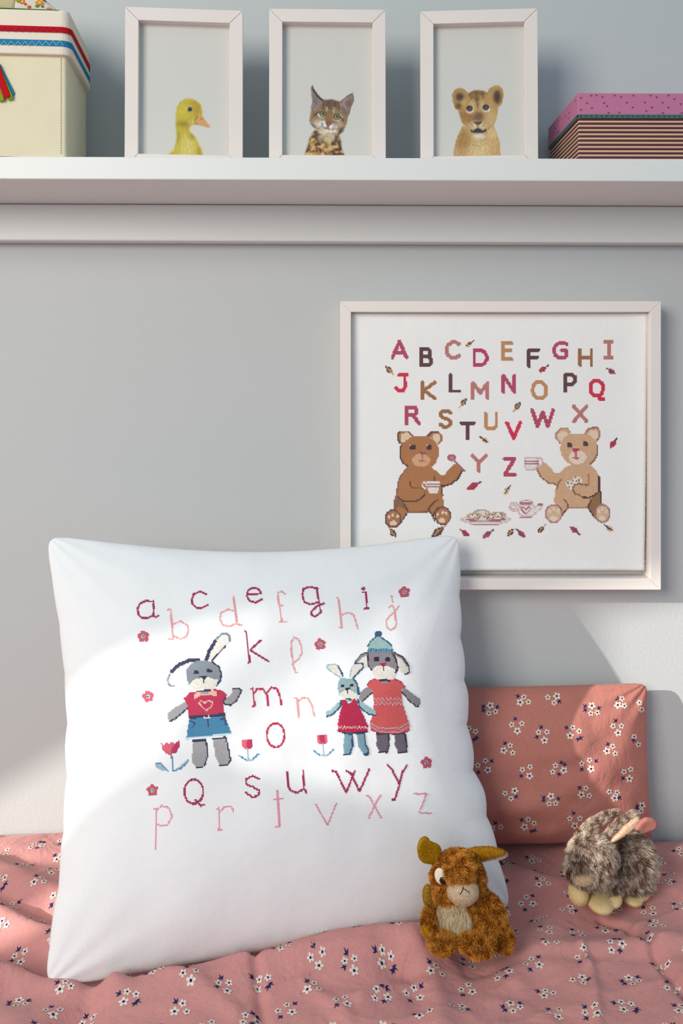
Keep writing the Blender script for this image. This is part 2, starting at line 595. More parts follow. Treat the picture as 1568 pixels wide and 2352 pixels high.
def paint_lion():
    c = Canvas(1020, 180, 1180, 385, 9.8)
    earL = [(540, 330), (440, 235), (330, 215), (230, 260), (175, 370), (190, 500), (240, 680), (330, 720), (420, 560)]
    earR = [(960, 330), (1010, 235), (1120, 165), (1220, 160), (1310, 240), (1335, 370), (1300, 560), (1230, 650), (1130, 560)]
    head = [(540, 340), (640, 280), (760, 265), (900, 290), (1000, 360), (1120, 480), (1210, 640), (1190, 800), (1160, 930), (1100, 1060),
            (960, 1180), (930, 1290), (760, 1350), (640, 1280), (570, 1150), (420, 1020), (370, 900), (330, 760), (320, 680), (400, 520)]
    body = [(420, 1060), (580, 1150), (940, 1150), (1100, 1060), (1170, 1220), (1240, 1430), (1260, 1740), (1265, 2000), (210, 2000), (220, 1640), (260, 1430), (340, 1220)]
    m = np.maximum(np.maximum(c.ragged(earL, 8, 8), c.ragged(earR, 8, 8)), np.maximum(c.ragged(head, 22, 10), c.ragged(body, 14, 9)))
    c.clip = m
    c.poly((184, 138, 74), [(0, 0), (1600, 0), (1600, 2050), (0, 2050)], 0)
    c.poly((206, 166, 106), body, 16)
    c.ell((168, 118, 50), 420, 1400, 170, 260, 70, .7); c.ell((226, 196, 142), 780, 1650, 260, 220, 90, .9)
    c.ell((222, 190, 136), 1080, 1250, 120, 160, 60, .8)
    c.line((150, 104, 60), 18, [(640, 1500), (720, 1500), (800, 1550)], 16, .7)
    c.fur(.10, m, 110, 31, 12, 80)
    c.poly((192, 146, 82), head, 14)
    c.ell((214, 178, 122), 1060, 900, 120, 200, 60, .9); c.ell((160, 108, 44), 450, 850, 110, 140, 60, .8)
    c.poly((182, 142, 74), earL, 8); c.poly((190, 148, 78), earR, 8)
    c.ell((66, 40, 16), 350, 420, 85, 85, 34, .95); c.ell((66, 40, 16), 1190, 420, 80, 150, 36, .95); c.ell((70, 44, 20), 320, 620, 60, 70, 36, .8)
    c.ell((214, 184, 120), 440, 540, 60, 70, 40, .7); c.ell((206, 170, 100), 1050, 560, 70, 60, 40, .6)
    c.ell((110, 72, 30), 770, 320, 200, 50, 40, .8)
    for pts in ([(600, 320), (560, 400)], [(720, 320), (720, 430), (745, 600)], [(640, 400), (600, 470)], [(850, 330), (880, 440)], [(770, 420), (760, 480)], [(690, 420), (720, 500)]):
        c.line((92, 60, 26), 44, pts, 24, .7)
    c.line((104, 68, 34), 20, [(748, 560), (745, 660)], 14, .6)
    c.ell((230, 208, 166), 640, 620, 60, 120, 40, .6); c.ell((230, 208, 166), 850, 640, 50, 120, 40, .6)
    c.poly((120, 84, 44), [(700, 770), (860, 770), (880, 900), (840, 960), (650, 960), (640, 880)], 34, .8)
    c.ell((110, 80, 66), 765, 850, 70, 50, 34, .7)
    c.ell((150, 104, 48), 590, 900, 70, 110, 40, .7)
    c.ell((230, 206, 160), 650, 1060, 110, 80, 30); c.ell((232, 208, 164), 870, 1060, 100, 80, 30)
    for k in range(3):
        c.line((110, 74, 34), 14, [(560, 1000 + 44 * k), (650, 1030 + 30 * k)], 8, .7); c.line((120, 84, 44), 13, [(860, 1030 + 24 * k), (950, 1000 + 40 * k)], 8, .7)
    c.poly((56, 42, 34), [(640, 965), (700, 985), (800, 980), (855, 950), (830, 1010), (760, 1050), (700, 1030)], 10)
    c.poly((110, 78, 52), [(700, 995), (800, 985), (760, 1040)], 12)
    c.line((50, 38, 30), 14, [(752, 1045), (752, 1110)], 6)
    c.poly((40, 28, 30), [(590, 1140), (650, 1190), (700, 1140), (760, 1120), (830, 1150), (870, 1190), (940, 1120), (940, 1190), (860, 1230), (760, 1240), (660, 1225), (600, 1200)], 8)
    c.ell((232, 226, 214), 780, 1300, 150, 60, 40)
    for ex, ey in ((570, 685), (932, 660)):
        c.ell((236, 222, 196), ex + (4 if ex < 700 else 14), ey + 30, 88, 72, 14)
        c.ell((42, 28, 28), ex, ey - 4, 70, 66, 8); c.ell((128, 92, 80), ex + 2, ey + 8, 42, 40, 6)
        c.ell((20, 14, 14), ex + 2, ey - 4, 24, 26, 4); c.ell((225, 225, 230), ex + 14, ey - 16, 9, 9, 3)
    c.line((40, 26, 26), 20, [(495, 685), (540, 630), (610, 640)], 8); c.line((40, 26, 26), 20, [(880, 630), (940, 600), (1010, 645)], 8)
    c.fur(.11, m, 95, 41, 9, 34)
    return c


def picture_frame(px, yaw, painter, label, animal, alabel):
    d = 0.938
    x = (px - CX) / F * 0.943
    base = Vector((x, CAMY + d, shz(x)))
    w, h, b, t = 0.1277, 0.1760, 0.0144, 0.0130
    root = empty('picture_frame', base, label, 'picture frame', math.radians(yaw), math.radians(-1.5), 'animal portraits on the shelf')
    W = w / 2
    e = 0.00018
    bars = [[(-W, 0), (W, 0), (W - b, b), (-W + b, b)], [(W, 0), (W, h), (W - b, h - b), (W - b, b)],
            [(W, h), (-W, h), (-W + b, h - b), (W - b, h - b)], [(-W, h), (-W, 0), (-W + b, b), (-W + b, h - b)]]
    for q in bars:
        cx = sum(p[0] for p in q) / 4; cz = sum(p[1] for p in q) / 4
        # shrink each bar a hair along its length so that the mitre joints show as fine gaps
        horiz = abs(q[0][0] - q[1][0]) > abs(q[0][1] - q[1][1])
        pts = [(p[0] - math.copysign(e, p[0] - cx) if horiz else p[0], p[1] if horiz else p[1] - math.copysign(e, p[1] - cz)) for p in q]
        prism('frame_bar', pts, -t / 2, t / 2, M['frame'], root, 0.0005)
    # paper print with the flat picture
    c = painter()
    ow, oh = W - b + 0.002, h - 2 * b + 0.004
    yp = 0.0035
    box('backing_board', (-ow, yp + 0.0012, b - 0.002), (ow, yp + 0.0032, b - 0.002 + oh), M['back'], root)
    nx, nz = 190, 280
    gx = np.linspace(-ow, ow, nx); gz = np.linspace(b - 0.002, b - 0.002 + oh, nz)
    X, Z = np.meshgrid(gx, gz, indexing='ij')
    V = np.stack([X.ravel(), np.full(X.size, yp), Z.ravel()], 1)
    Mw = np.array(Matrix.LocRotScale(base, Euler((math.radians(-1.5), 0, math.radians(yaw))), None))
    Wd = V @ Mw[:3, :3].T + Mw[:3, 3]
    ppx, ppy = project(Wd)
    cols = np.tile(PAPER, (len(V), 1))
    ins = (ppx > c.x0) & (ppx < c.x0 + c.w / c.res - 1) & (ppy > c.y0)
    cols[ins] = c.sample(ppx[ins], ppy[ins])
    me = mesh_np('animal_print', V, [grid_faces(nx, nz)[:, ::1]], lin(np.clip(cols, 0, 255)))
    tag(link('animal_print', me, M['paper'], root), alabel)
    box('glass_pane', (-ow, yp - 0.0022, b - 0.002), (ow, yp - 0.0010, b - 0.002 + oh), M['glass'], root)
    # easel strut at the back
    prism('easel_strut', [(-0.018, 0.0), (0.018, 0.0), (0.012, 0.11), (-0.012, 0.11)], t / 2 + 0.0002, t / 2 + 0.0022, M['back'], root)
    return root


picture_frame(425.5, 4.5, paint_duck, 'white picture frame with a yellow duckling portrait on the shelf', 'duckling', 'photo of a yellow duckling')
picture_frame(752, 1.2, paint_lynx, 'white picture frame with a lynx kitten portrait on the shelf', 'lynx', 'photo of a spotted lynx kitten')
picture_frame(1097, -3.5, paint_lion, 'white picture frame with a lion cub portrait on the shelf', 'lion', 'photo of a tawny lion cub')


# ------------------------------------------------------------------ cream storage box (left end of the shelf)
def rr_ring(x0, x1, y0, y1, r, n=6):
    pts = []
    for cx, cy, a0 in ((x1 - r, y0 + r, -90), (x1 - r, y1 - r, 0), (x0 + r, y1 - r, 90), (x0 + r, y0 + r, 180)):
        for k in range(n + 1):
            a = math.radians(a0 + 90 * k / n)
            pts.append((cx + r * math.cos(a), cy + r * math.sin(a)))
    return pts


def rr_prism(name, x0, x1, y0, y1, r, levels, m, parent, origin, caps=True, sag=None):
    """rounded-rectangle prism; levels = [(z, grow)]"""
    bm = bmesh.new()
    rings = []
    for z, g_ in levels:
        ring = []
        for (x, y) in rr_ring(x0 - g_, x1 + g_, y0 - g_, y1 + g_, r + g_):
            zz = z + (sag(x, y, z) if sag else 0)
            ring.append(bm.verts.new((x - origin[0], y - origin[1], zz - origin[2])))
        rings.append(ring)
    n = len(rings[0])
    for a, b2 in zip(rings[:-1], rings[1:]):
        for k in range(n):
            bm.faces.new((a[k], a[(k + 1) % n], b2[(k + 1) % n], b2[k]))
    if caps:
        bm.faces.new(rings[0][::-1]); bm.faces.new(rings[-1])
    o = link(name, bm_mesh(name, bm), m, parent, smooth=False)
    return o


BX0, BX1 = -0.43, -0.2880
BY0, BY1 = CAMY + 0.893, CAMY + 0.998
bz = shz(-0.35)
borg = (BX1, BY0, bz)
sbox = empty('storage_box', borg, 'cream fabric storage box with red and blue ribbons on the shelf', 'box', math.radians(5.7))
rr_prism('box_body', BX0, BX1, BY0, BY1, 0.004, [(bz, 0), (bz + 0.120, 0)], M['boxcloth'], sbox, borg)
zl0, zl1 = CAMZ + 0.3405, CAMZ + 0.3885
lsag = lambda x, y, z: 0.0012 * math.sin(x * 60) + 0.0008 * math.sin(y * 90 + 1)
LX = (BX0 - 0.004, BX1 + 0.0035, BY0 - 0.0035, BY1 + 0.002)
lid = rr_prism('box_lid', *LX, 0.009, [(zl0, 0.0012), (zl0 + 0.001, 0.0018), (zl0 + 0.02, 0.0008), (zl1 - 0.004, 0), (zl1 - 0.001, -0.0012), (zl1, -0.003)], M['lidcloth'], sbox, borg, sag=lsag)
for nm, zc, hh, m_, zm in (('red_ribbon', CAMZ + (CY - 72.5) / F * 0.888, 0.0030, M['red'], M['purple']), ('blue_ribbon', CAMZ + (CY - 104) / F * 0.888, 0.0031, M['blue'], M['yellow'])):
    rb = rr_prism(nm, *LX, 0.009, [(zc - hh, 0.0018), (zc + hh, 0.0018)], m_, lid, borg, caps=False, sag=lsag)
    bm = bmesh.new()                                  # zigzag seam on the ribbon
    x = BX0
    k = 0
    yy = LX[2] - 0.0026
    while x < BX1 - 0.004:
        x2 = x + 0.0035
        za, zb = (zc - hh * .75, zc + hh * .75) if k % 2 == 0 else (zc + hh * .75, zc - hh * .75)
        za += lsag(x, LX[2], 0); zb += lsag(x2, LX[2], 0)
        q = [bm.verts.new((a - borg[0], yy - borg[1], b2 - borg[2])) for a, b2 in ((x, za - .0003), (x2, zb - .0003), (x2, zb + .0003), (x, za + .0003))]
        bm.faces.new(q)
        x = x2; k += 1
    tag(link('zigzag_stitching', bm_mesh('zigzag_stitching', bm), zm, lid), kind='stuff')
# seam stitching down the corner
bm = bmesh.new()
z = bz + 0.004
while z < zl0 - 0.001:
    xx = BX1 - 0.0055
    box_bm(bm, (xx - .0003 - borg[0], BY0 - .0006 - borg[1], z - borg[2]), (xx + .0003 - borg[0], BY0 + .0004 - borg[1], z + .0016 - borg[2]))
    z += 0.0026
tag(link('seam_stitching', bm_mesh('seam_stitching', bm), M['stitch'], sbox), kind='stuff')
# padded patchwork top on the lid
def puff(name, x0, x1, m_, peak, slope, parent):
    nx, ny = 24, 16
    xs = np.linspace(x0, x1, nx); ys = np.linspace(BY0 - 0.001, BY1 - 0.004, ny)
    X, Y = np.meshgrid(xs, ys, indexing='ij')
    u = (X - BX0) / (BX1 - BX0); v = (Y - BY0) / (BY1 - BY0)
    H = peak * np.clip((0.955 - u) * slope, 0, 1) ** 0.75 * np.clip(1 - np.abs(2 * v - 1) ** 3, 0, 1) ** .6
    top = np.stack([X.ravel(), Y.ravel(), (zl1 - .0005 + H).ravel()], 1)
    bot = np.stack([X.ravel(), Y.ravel(), np.full(X.size, zl1 - .0005)], 1)
    V = np.concatenate([top, bot]) - np.array(borg)
    f = [grid_faces(nx, ny), grid_faces(nx, ny, nx * ny)[:, ::-1]]
    n0 = nx * ny
    side = []
    for j in range(ny - 1):
        side.append((j, j + 1, n0 + j + 1, n0 + j)); a = (nx - 1) * ny + j; side.append((a, n0 + a, n0 + a + 1, a + 1))
    for i in range(nx - 1):
        a, b2 = i * ny, (i + 1) * ny; side.append((a, n0 + a, n0 + b2, b2)); a, b2 = a + ny - 1, b2 + ny - 1; side.append((a, b2, n0 + b2, n0 + a))
    f.append(np.array(side))
    return link(name, mesh_np(name, V, f), m_, parent, True), (lambda x, y: zl1)


xsplit = P(37, 10, 0.893).x
pf, _ = puff('burlap_patch', BX0 + .002, xsplit, M['burlap'], 0.040, 4.0, sbox)
pc, _ = puff('floral_patch', xsplit, BX1 - .004, M['lidcloth'], 0.038, 4.0, sbox)
bind = rr_prism('green_binding', LX[0] + .003, LX[1] - .006, LX[2] + .001, LX[3] - .003, 0.006, [(zl1 - .0006, 0), (zl1 + .0012, 0)], M['darkgreen'], sbox, borg)
# printed flowers on the patch
bvh = BVHTree.FromPolygons([pc.matrix_basis @ v.co for v in pc.data.vertices], [p.vertices for p in pc.data.polygons])
bm = bmesh.new()
cl = bm.loops.layers.float_color.new('Col')
for (px, py, r, cc) in ((48, 6, 6, (120, 140, 30)), (55, 9, 6, (205, 130, 40)), (94, 10, 8, (208, 140, 35)), (106, 4, 6, (150, 30, 35)), (70, 20, 4, (200, 70, 40)), (88, 17, 4, (100, 120, 50)), (115, 22, 5, (200, 120, 90)), (76, 0, 4, (150, 40, 50)), (60, -4, 6, (205, 130, 40)), (88, -6, 5, (130, 145, 40)),
                        (42, 2, 3, (190, 60, 50)), (62, 14, 3, (190, 60, 50)), (100, 18, 3, (120, 90, 40)), (128, 23, 3, (190, 150, 50))):
    ray = (P(px, py, 1.0) - Vector((0, CAMY, CAMZ))).normalized()
    h = bvh.ray_cast(Vector((0, CAMY, CAMZ)) - Vector(borg), ray)
    if h[0] is None: continue
    nrm = h[1] if h[1].dot(ray) < 0 else -h[1]
    t1 = nrm.cross(Vector((0, 0, 1))).normalized(); t2 = nrm.cross(t1)
    for rr, ccc, off in ((r, cc, .0004), (r * .45, tuple(min(255, q + 45) for q in cc), .0007)):
        vsx = [bm.verts.new(h[0] + nrm * off + (t1 * math.cos(a) + t2 * math.sin(a)) * rr * .0005 * (1 + .18 * math.cos(5 * a))) for a in np.linspace(0, 2 * math.pi, 20, endpoint=False)]
        f = bm.faces.new(vsx)
        for lp in f.loops: lp[cl] = (*lin(ccc), 1)
me = bm_mesh('printed_flowers', bm)
tag(link('printed_flowers', me, M['print'], pc), kind='stuff')
# felt tassel strips hanging on the front
def strip(name, pts, y, m_):
    q = [P(px, py, 0.889) for px, py in pts]
    return prism(name, [(v.x - borg[0], v.z - borg[2]) for v in q], y - borg[1], y + .0014 - borg[1], m_, sbox, 0.0002)


strip('felt_strip', [(-14, 150), (2, 150), (34, 214), (33, 220), (28, 222), (-2, 180)], BY0 - .0022, M['blue'])
strip('felt_strip', [(-14, 150), (0, 148), (31, 222), (30, 231), (20, 233), (8, 200), (12, 230), (12, 235), (0, 237), (-12, 190)], BY0 - .0038, M['green'])
strip('felt_strip', [(-14, 150), (2, 153), (26, 222), (25, 229), (12, 229), (3, 197), (1, 232), (-14, 234)], BY0 - .0054, M['red'])

# ------------------------------------------------------------------ mauve striped gift box (right end)
gd, gth = 0.122, math.radians(0.4)
gp = P(1327, 214, 0.893)
gw = 0.20
gz0 = shz(0.3)
giftx = Vector((gp.x, gp.y, gz0))
gift = empty('gift_box', giftx, 'low gift box with mauve lid and maroon striped sides on the shelf', 'box', gth)
gh = gp.z - gz0
zlid = gh - 50 / F * 0.893
m = bpy.data.materials.new('maroon_stripes')
nt, b_ = nodes_of(m)
b_.inputs['Roughness'].default_value = 0.6
tc = nt.nodes.new('ShaderNodeTexCoord')
sp = nt.nodes.new('ShaderNodeSeparateXYZ')
nt.links.new(tc.outputs['Object'], sp.inputs[0])
mu = nt.nodes.new('ShaderNodeMath'); mu.operation = 'MULTIPLY'; mu.inputs[1].default_value = 1 / 0.00443
nt.links.new(sp.outputs[2], mu.inputs[0])
fr = nt.nodes.new('ShaderNodeMath'); fr.operation = 'FRACT'
nt.links.new(mu.outputs[0], fr.inputs[0])
rp = nt.nodes.new('ShaderNodeValToRGB')
rp.color_ramp.interpolation = 'CONSTANT'
els = [(0.0, (214, 190, 140)), (0.40, (92, 26, 52)), (0.62, (60, 14, 36)), (0.72, (120, 40, 70)), (0.94, (92, 26, 52))]
for k, (p_, c_) in enumerate(els):
    e_ = rp.color_ramp.elements[k] if k < 2 else rp.color_ramp.elements.new(p_)
    e_.position = p_; e_.color = (*lin(c_), 1)
nt.links.new(fr.outputs[0], rp.inputs[0])
nt.links.new(rp.outputs[0], b_.inputs['Base Color'])
box('box_body', (0.0008, 0.0008, 0), (gw - .0008, gd - .0008, gh - .002), m, gift, 0.0006)
glid = box('box_lid', (-0.0006, -0.0006, zlid), (gw + .0006, gd + .0006, gh), M['lid'], gift, 0.0008)
# teal trim with scalloped lower edge and punched dots
def scallop(name, x0, y0, dx, dy, L, parent):
    bm = bmesh.new()
    n = int(L / 0.0036)
    s = L / n
    top = zlid + .0002
    nrm = Vector((dy, -dx, 0))
    for k in range(n):
        ring = []
        for a in np.linspace(math.pi, 2 * math.pi, 7):
            q = (k + .5 + .5 * math.cos(a)) * s
            ring.append((q, top - .0030 + .0010 * math.sin(a)))
        pts = [((k + 1) * s, top), (k * s, top)] + ring
        vv = [bm.verts.new((x0 + dx * q + nrm.x * .0009, y0 + dy * q + nrm.y * .0009, zz)) for q, zz in pts]
        bm.faces.new(vv)
    o = tag(link(name, bm_mesh(name, bm), M['teal'], parent))
    bm = bmesh.new()
    for k in range(n * 2 // 3):
        q = (k + .5) * s * 1.5
        vv = [bm.verts.new((x0 + dx * (q + .0007 * math.cos(a)) + nrm.x * .0011, y0 + dy * (q + .0007 * math.cos(a)) + nrm.y * .0011, top - .0018 + .0007 * math.sin(a))) for a in np.linspace(0, 2 * math.pi, 8, endpoint=False)]
        bm.faces.new(vv)
    tag(link('trim_dots', bm_mesh('trim_dots', bm), M['black'], o), kind='stuff')


scallop('teal_trim', 0, 0, 1, 0, gw, glid)
scallop('teal_trim', 0, gd, 0, -1, gd, glid)
bm = bmesh.new()
random.seed(3)
def heart(cx, cz, s, side):
    pts = []
    for a in np.linspace(0, 2 * math.pi, 16, endpoint=False):
        hx = 16 * math.sin(a) ** 3; hz = 13 * math.cos(a) - 5 * math.cos(2 * a) - 2 * math.cos(3 * a) - math.cos(4 * a)
        pts.append((cx + hx * s / 16, cz + hz * s / 16))
    vv = [bm.verts.new((q, -.0008, w_) if side == 0 else (-.0008, q, w_)) for q, w_ in pts]
    bm.faces.new(vv)
for zx, zy in ((783, 253), (902, 233), (948, 246), (1042, 233), (1090, 246), (1186, 233), (828, 293), (865, 331), (782, 345), (960, 293), (984, 315), (1075, 365), (1136, 288), (1180, 325), (1274, 286), (1327, 325), (1285, 353), (1318, 233), (1365, 246), (1411, 288), (1455, 325), (1413, 377), (1456, 233), (1502, 260), (1550, 298), (1558, 368), (995, 378), (860, 235)):
    px, py = 1100 + zx / 3.35, 150 + zy / 3.35
    heart((px - 1327) / F * 0.893 / math.cos(gth), min(gh - .002, max(zlid + .002, gh - (py - 214) / F * 0.893)), .0013, 0)
for k in range(12):
    heart(random.uniform(.005, gd - .005), random.uniform(zlid + .003, gh - .003), .0013, 1)
for k in range(14):
    heart(random.uniform(.115, gw - .004), random.uniform(zlid + .003, gh - .003), .0013, 0)
M['heart'] = mat('heart_print', (136, 66, 104), 0.7)
tag(link('printed_hearts', bm_mesh('printed_hearts', bm), M['heart'], glid), kind='stuff')

# ------------------------------------------------------------------ cross stitch art (photo-pixel drawings, stitched cell by cell)
# op: ('p', rgb, pts) polygon, ('l', rgb, width, pts) line, ('e', rgb, cx, cy, rx, ry) ellipse, ('r', rgb, x0, y0, x1, y1) rectangle
def art_colors(ops, tf, px, py, cellpx):
    ox, oy, s = tf
    zx, zy = (px - ox) * s, (py - oy) * s
    col = np.full((len(px), 3), np.nan)
    for op in ops:
        k, rgb = op[0], op[1]
        if k == 'p': m_ = in_poly(zx, zy, op[2])
        elif k == 'l': m_ = seg_dist(zx, zy, op[3]) < max(op[2] / 2, cellpx * s * 0.56)
        elif k == 'e': m_ = ((zx - op[2]) / op[4]) ** 2 + ((zy - op[3]) / op[5]) ** 2 < 1
        elif k == 'o':
            q = np.sqrt(((zx - op[2]) / op[4]) ** 2 + ((zy - op[3]) / op[5]) ** 2)
            m_ = np.abs(q - 1) * min(op[4], op[5]) < max(op[6] / 2, cellpx * s * 0.56)
        elif k == 'r': m_ = (zx > op[2]) & (zx < op[4]) & (zy > op[3]) & (zy < op[5])
        elif k == 'zz': m_ = (np.abs(zy - op[2] - op[3] * (np.abs(((zx / op[4]) % 1) - .5) * 4 - 1)) < op[5]) & (zx > op[6]) & (zx < op[7])
        elif k == 'st':        # vertical stripes inside a rectangle
            m_ = (zx > op[2]) & (zx < op[4]) & (zy > op[3]) & (zy < op[5]) & ((zx / op[6]) % 1 < .5)
        col[m_] = rgb
    return col


class Cloth:
    """regular stitch cells on a surface; surf(u, v) -> (n,3), u and v in cells"""
    def __init__(s, surf, nu, nv, hscale):
        s.surf, s.nu, s.nv, s.hs = surf, nu, nv, hscale
        i, j = np.meshgrid(np.arange(nu), np.arange(nv), indexing='ij')
        s.I, s.J = i.ravel(), j.ravel()
        c = surf(s.I + .5, s.J + .5)
        s.px, s.py = project(c)
        s.cellpx = float(np.median(np.abs(np.diff(s.px.reshape(nu, nv), axis=0))))

    def pos(s, u, v, h):
        p = s.surf(u, v)
        e = 0.3
        n = np.cross(s.surf(u + e, v) - s.surf(u - e, v), s.surf(u, v + e) - s.surf(u, v - e))
        n /= np.linalg.norm(n, axis=1)[:, None] + 1e-12
        return p + n * h

    def stitch(s, name, ops, tf, parent, origin, label=None):
        ox, oy, sc = tf
        col = art_colors(ops, tf, s.px, s.py, s.cellpx)
        sel = ~np.isnan(col[:, 0])
        if not sel.any(): return None
        I, J, C = s.I[sel].astype(float), s.J[sel].astype(float), lin(col[sel])
        n = len(I)
        C = C * (1 + RNG.uniform(-.10, .10, (n, 1)))
        Vs = []
        for (sx, hh) in ((1, 0.0), (-1, 0.10)):
            for t, h in ((.04, .10), (.5, .34), (.96, .10)):
                for w in (-.172, .172):
                    a = t - w; b2 = t + w
                    u = a if sx == 1 else 1 - a
                    Vs.append(s.pos(I + u, J + b2, (h + hh) * s.hs))
        V = np.stack(Vs, 1).reshape(-1, 3) - np.array(origin)
        base = np.arange(n)[:, None] * 12
        q = [np.array([0, 1, 3, 2]), np.array([2, 3, 5, 4]), np.array([6, 7, 9, 8]), np.array([8, 9, 11, 10])]
        f = np.concatenate([base + k for k in q])
        cols = np.repeat(C, 12, axis=0)
        shade = np.tile(np.array([1.0] * 12), n)
        me = mesh_np(name, V, [f], cols * shade[:, None])
        return tag(link(name, me, M['thread'], parent), label)


# ---- block capitals (unit box strokes, y down) -------------------------------------------------
CAP = {
 'A': [[(0, 1), (.5, 0), (1, 1)], [(.2, .68), (.8, .68)]],
 'B': [[(0, 0), (0, 1)], [(0, 0), (.7, 0), (.9, .12), (.9, .36), (.7, .47), (0, .47)], [(.7, .47), (1, .62), (1, .85), (.75, 1), (0, 1)]],
 'C': [[(1, .12), (.75, 0), (.45, 0), (.12, .2), (0, .45), (0, .62), (.15, .85), (.45, 1), (.75, 1), (1, .86)]],
 'D': [[(0, 0), (0, 1)], [(0, 0), (.55, 0), (.85, .18), (1, .4), (1, .62), (.82, .86), (.55, 1), (0, 1)]],
 'E': [[(1, 0), (0, 0), (0, 1), (1, 1)], [(0, .46), (.88, .46)]],
 'F': [[(1, 0), (0, 0), (0, 1)], [(0, .46), (.85, .46)]],
 'G': [[(.95, .1), (.7, 0), (.45, 0), (.12, .2), (0, .5), (.12, .82), (.45, 1), (.7, 1), (.92, .86), (.92, .52), (.6, .52)]],
 'H': [[(0, 0), (0, 1)], [(1, 0), (1, 1)], [(0, .48), (1, .48)]],
 'I': [[(0, 0), (1, 0)], [(.5, 0), (.5, 1)], [(0, 1), (1, 1)]],
 'J': [[(.3, 0), (1, 0)], [(.78, 0), (.78, .8), (.6, 1), (.25, 1), (0, .82)]],
 'K': [[(0, 0), (0, 1)], [(1, 0), (.15, .5), (1, 1)]],
 'L': [[(0, 0), (0, 1), (1, 1)]],
 'M': [[(0, 1), (0, 0), (.5, .65), (1, 0), (1, 1)]],
 'N': [[(0, 1), (0, 0), (1, 1), (1, 0)]],
 'O': [[(.3, 0), (.7, 0), (.95, .2), (1, .5), (.95, .8), (.7, 1), (.3, 1), (.05, .8), (0, .5), (.05, .2), (.3, 0)]],
 'P': [[(0, 1), (0, 0), (.7, 0), (1, .15), (1, .42), (.7, .58), (0, .58)]],
 'Q': [[(.3, 0), (.65, 0), (.92, .18), (.95, .42), (.9, .65), (.65, .82), (.3, .82), (.05, .65), (0, .42), (.05, .18), (.3, 0)], [(.6, .85), (.75, 1), (1, .98)]],
 'R': [[(0, 1), (0, 0), (.65, 0), (.82, .15), (.82, .35), (.65, .5), (0, .5)], [(.5, .5), (1, 1)]],
 'S': [[(.92, .14), (.7, 0), (.35, 0), (.1, .12), (.1, .32), (.3, .45), (.75, .55), (.95, .7), (.9, .88), (.65, 1), (.3, 1), (0, .85)]],
 'T': [[(0, 0), (1, 0)], [(.5, 0), (.5, 1)]],
 'U': [[(0, 0), (0, .78), (.2, 1), (.75, 1), (1, .78), (1, 0)]],
 'V': [[(0, 0), (.5, 1), (1, 0)]],
 'W': [[(0, 0), (.26, 1), (.5, .12), (.74, 1), (1, 0)]],
 'X': [[(0, 0), (1, 1)], [(1, 0), (0, 1)]],
 'Y': [[(0, 0), (.5, .48), (1, 0)], [(.5, .45), (.5, 1)]],
 'Z': [[(0, 0), (1, 0), (0, 1), (1, 1)]],
}
rose, dark, dusty, tan, brown, crim, plum = (190, 62, 98), (92, 48, 46), (202, 124, 120), (206, 146, 96), (168, 108, 62), (222, 0, 70), (194, 46, 104)
CAPS = [('A', 897, 780.5, 937, 824.6, rose), ('B', 962.5, 798, 993.6, 842.5, dark), ('C', 1020.4, 781.8, 1057.5, 826, dusty), ('D', 1084.6, 799.3, 1121.4, 843.6, plum),
        ('E', 1149.6, 784, 1178, 828.4, tan), ('F', 1210.3, 799.4, 1239.3, 844.7, dark), ('G', 1267, 782.6, 1306.5, 826.6, rose), ('H', 1327.7, 799.2, 1361.6, 843, brown),
        ('I', 1385.6, 781, 1408.7, 825.3, dusty), ('J', 905.2, 857.3, 939, 901.6, crim), ('K', 965, 874.3, 1002, 919, brown), ('L', 1030.4, 857.7, 1058.8, 902.5, dark),
        ('M', 1081.6, 875.2, 1123.6, 919.3, dusty), ('N', 1151.5, 859.3, 1185, 903.7, rose), ('O', 1218.6, 874, 1257.8, 918.7, tan), ('P', 1293.5, 857, 1324.4, 902, dark),
        ('Q', 1351.2, 870, 1389.7, 921.3, crim), ('R', 929, 931, 966, 976.6, rose), ('S', 1006, 939.5, 1040, 984, brown), ('T', 1054.3, 967.5, 1091, 1011.8, dark),
        ('U', 1110.2, 945.4, 1143.6, 988.6, tan), ('V', 1160, 967, 1198.3, 1010.6, crim), ('W', 1217.7, 938, 1273.7, 983.2, rose), ('X', 1312.6, 928.3, 1350.8, 972.7, dusty),
        ('Y', 1080.5, 1042, 1119, 1085.8, dusty), ('Z', 1154.7, 1049, 1185.8, 1094, rose)]

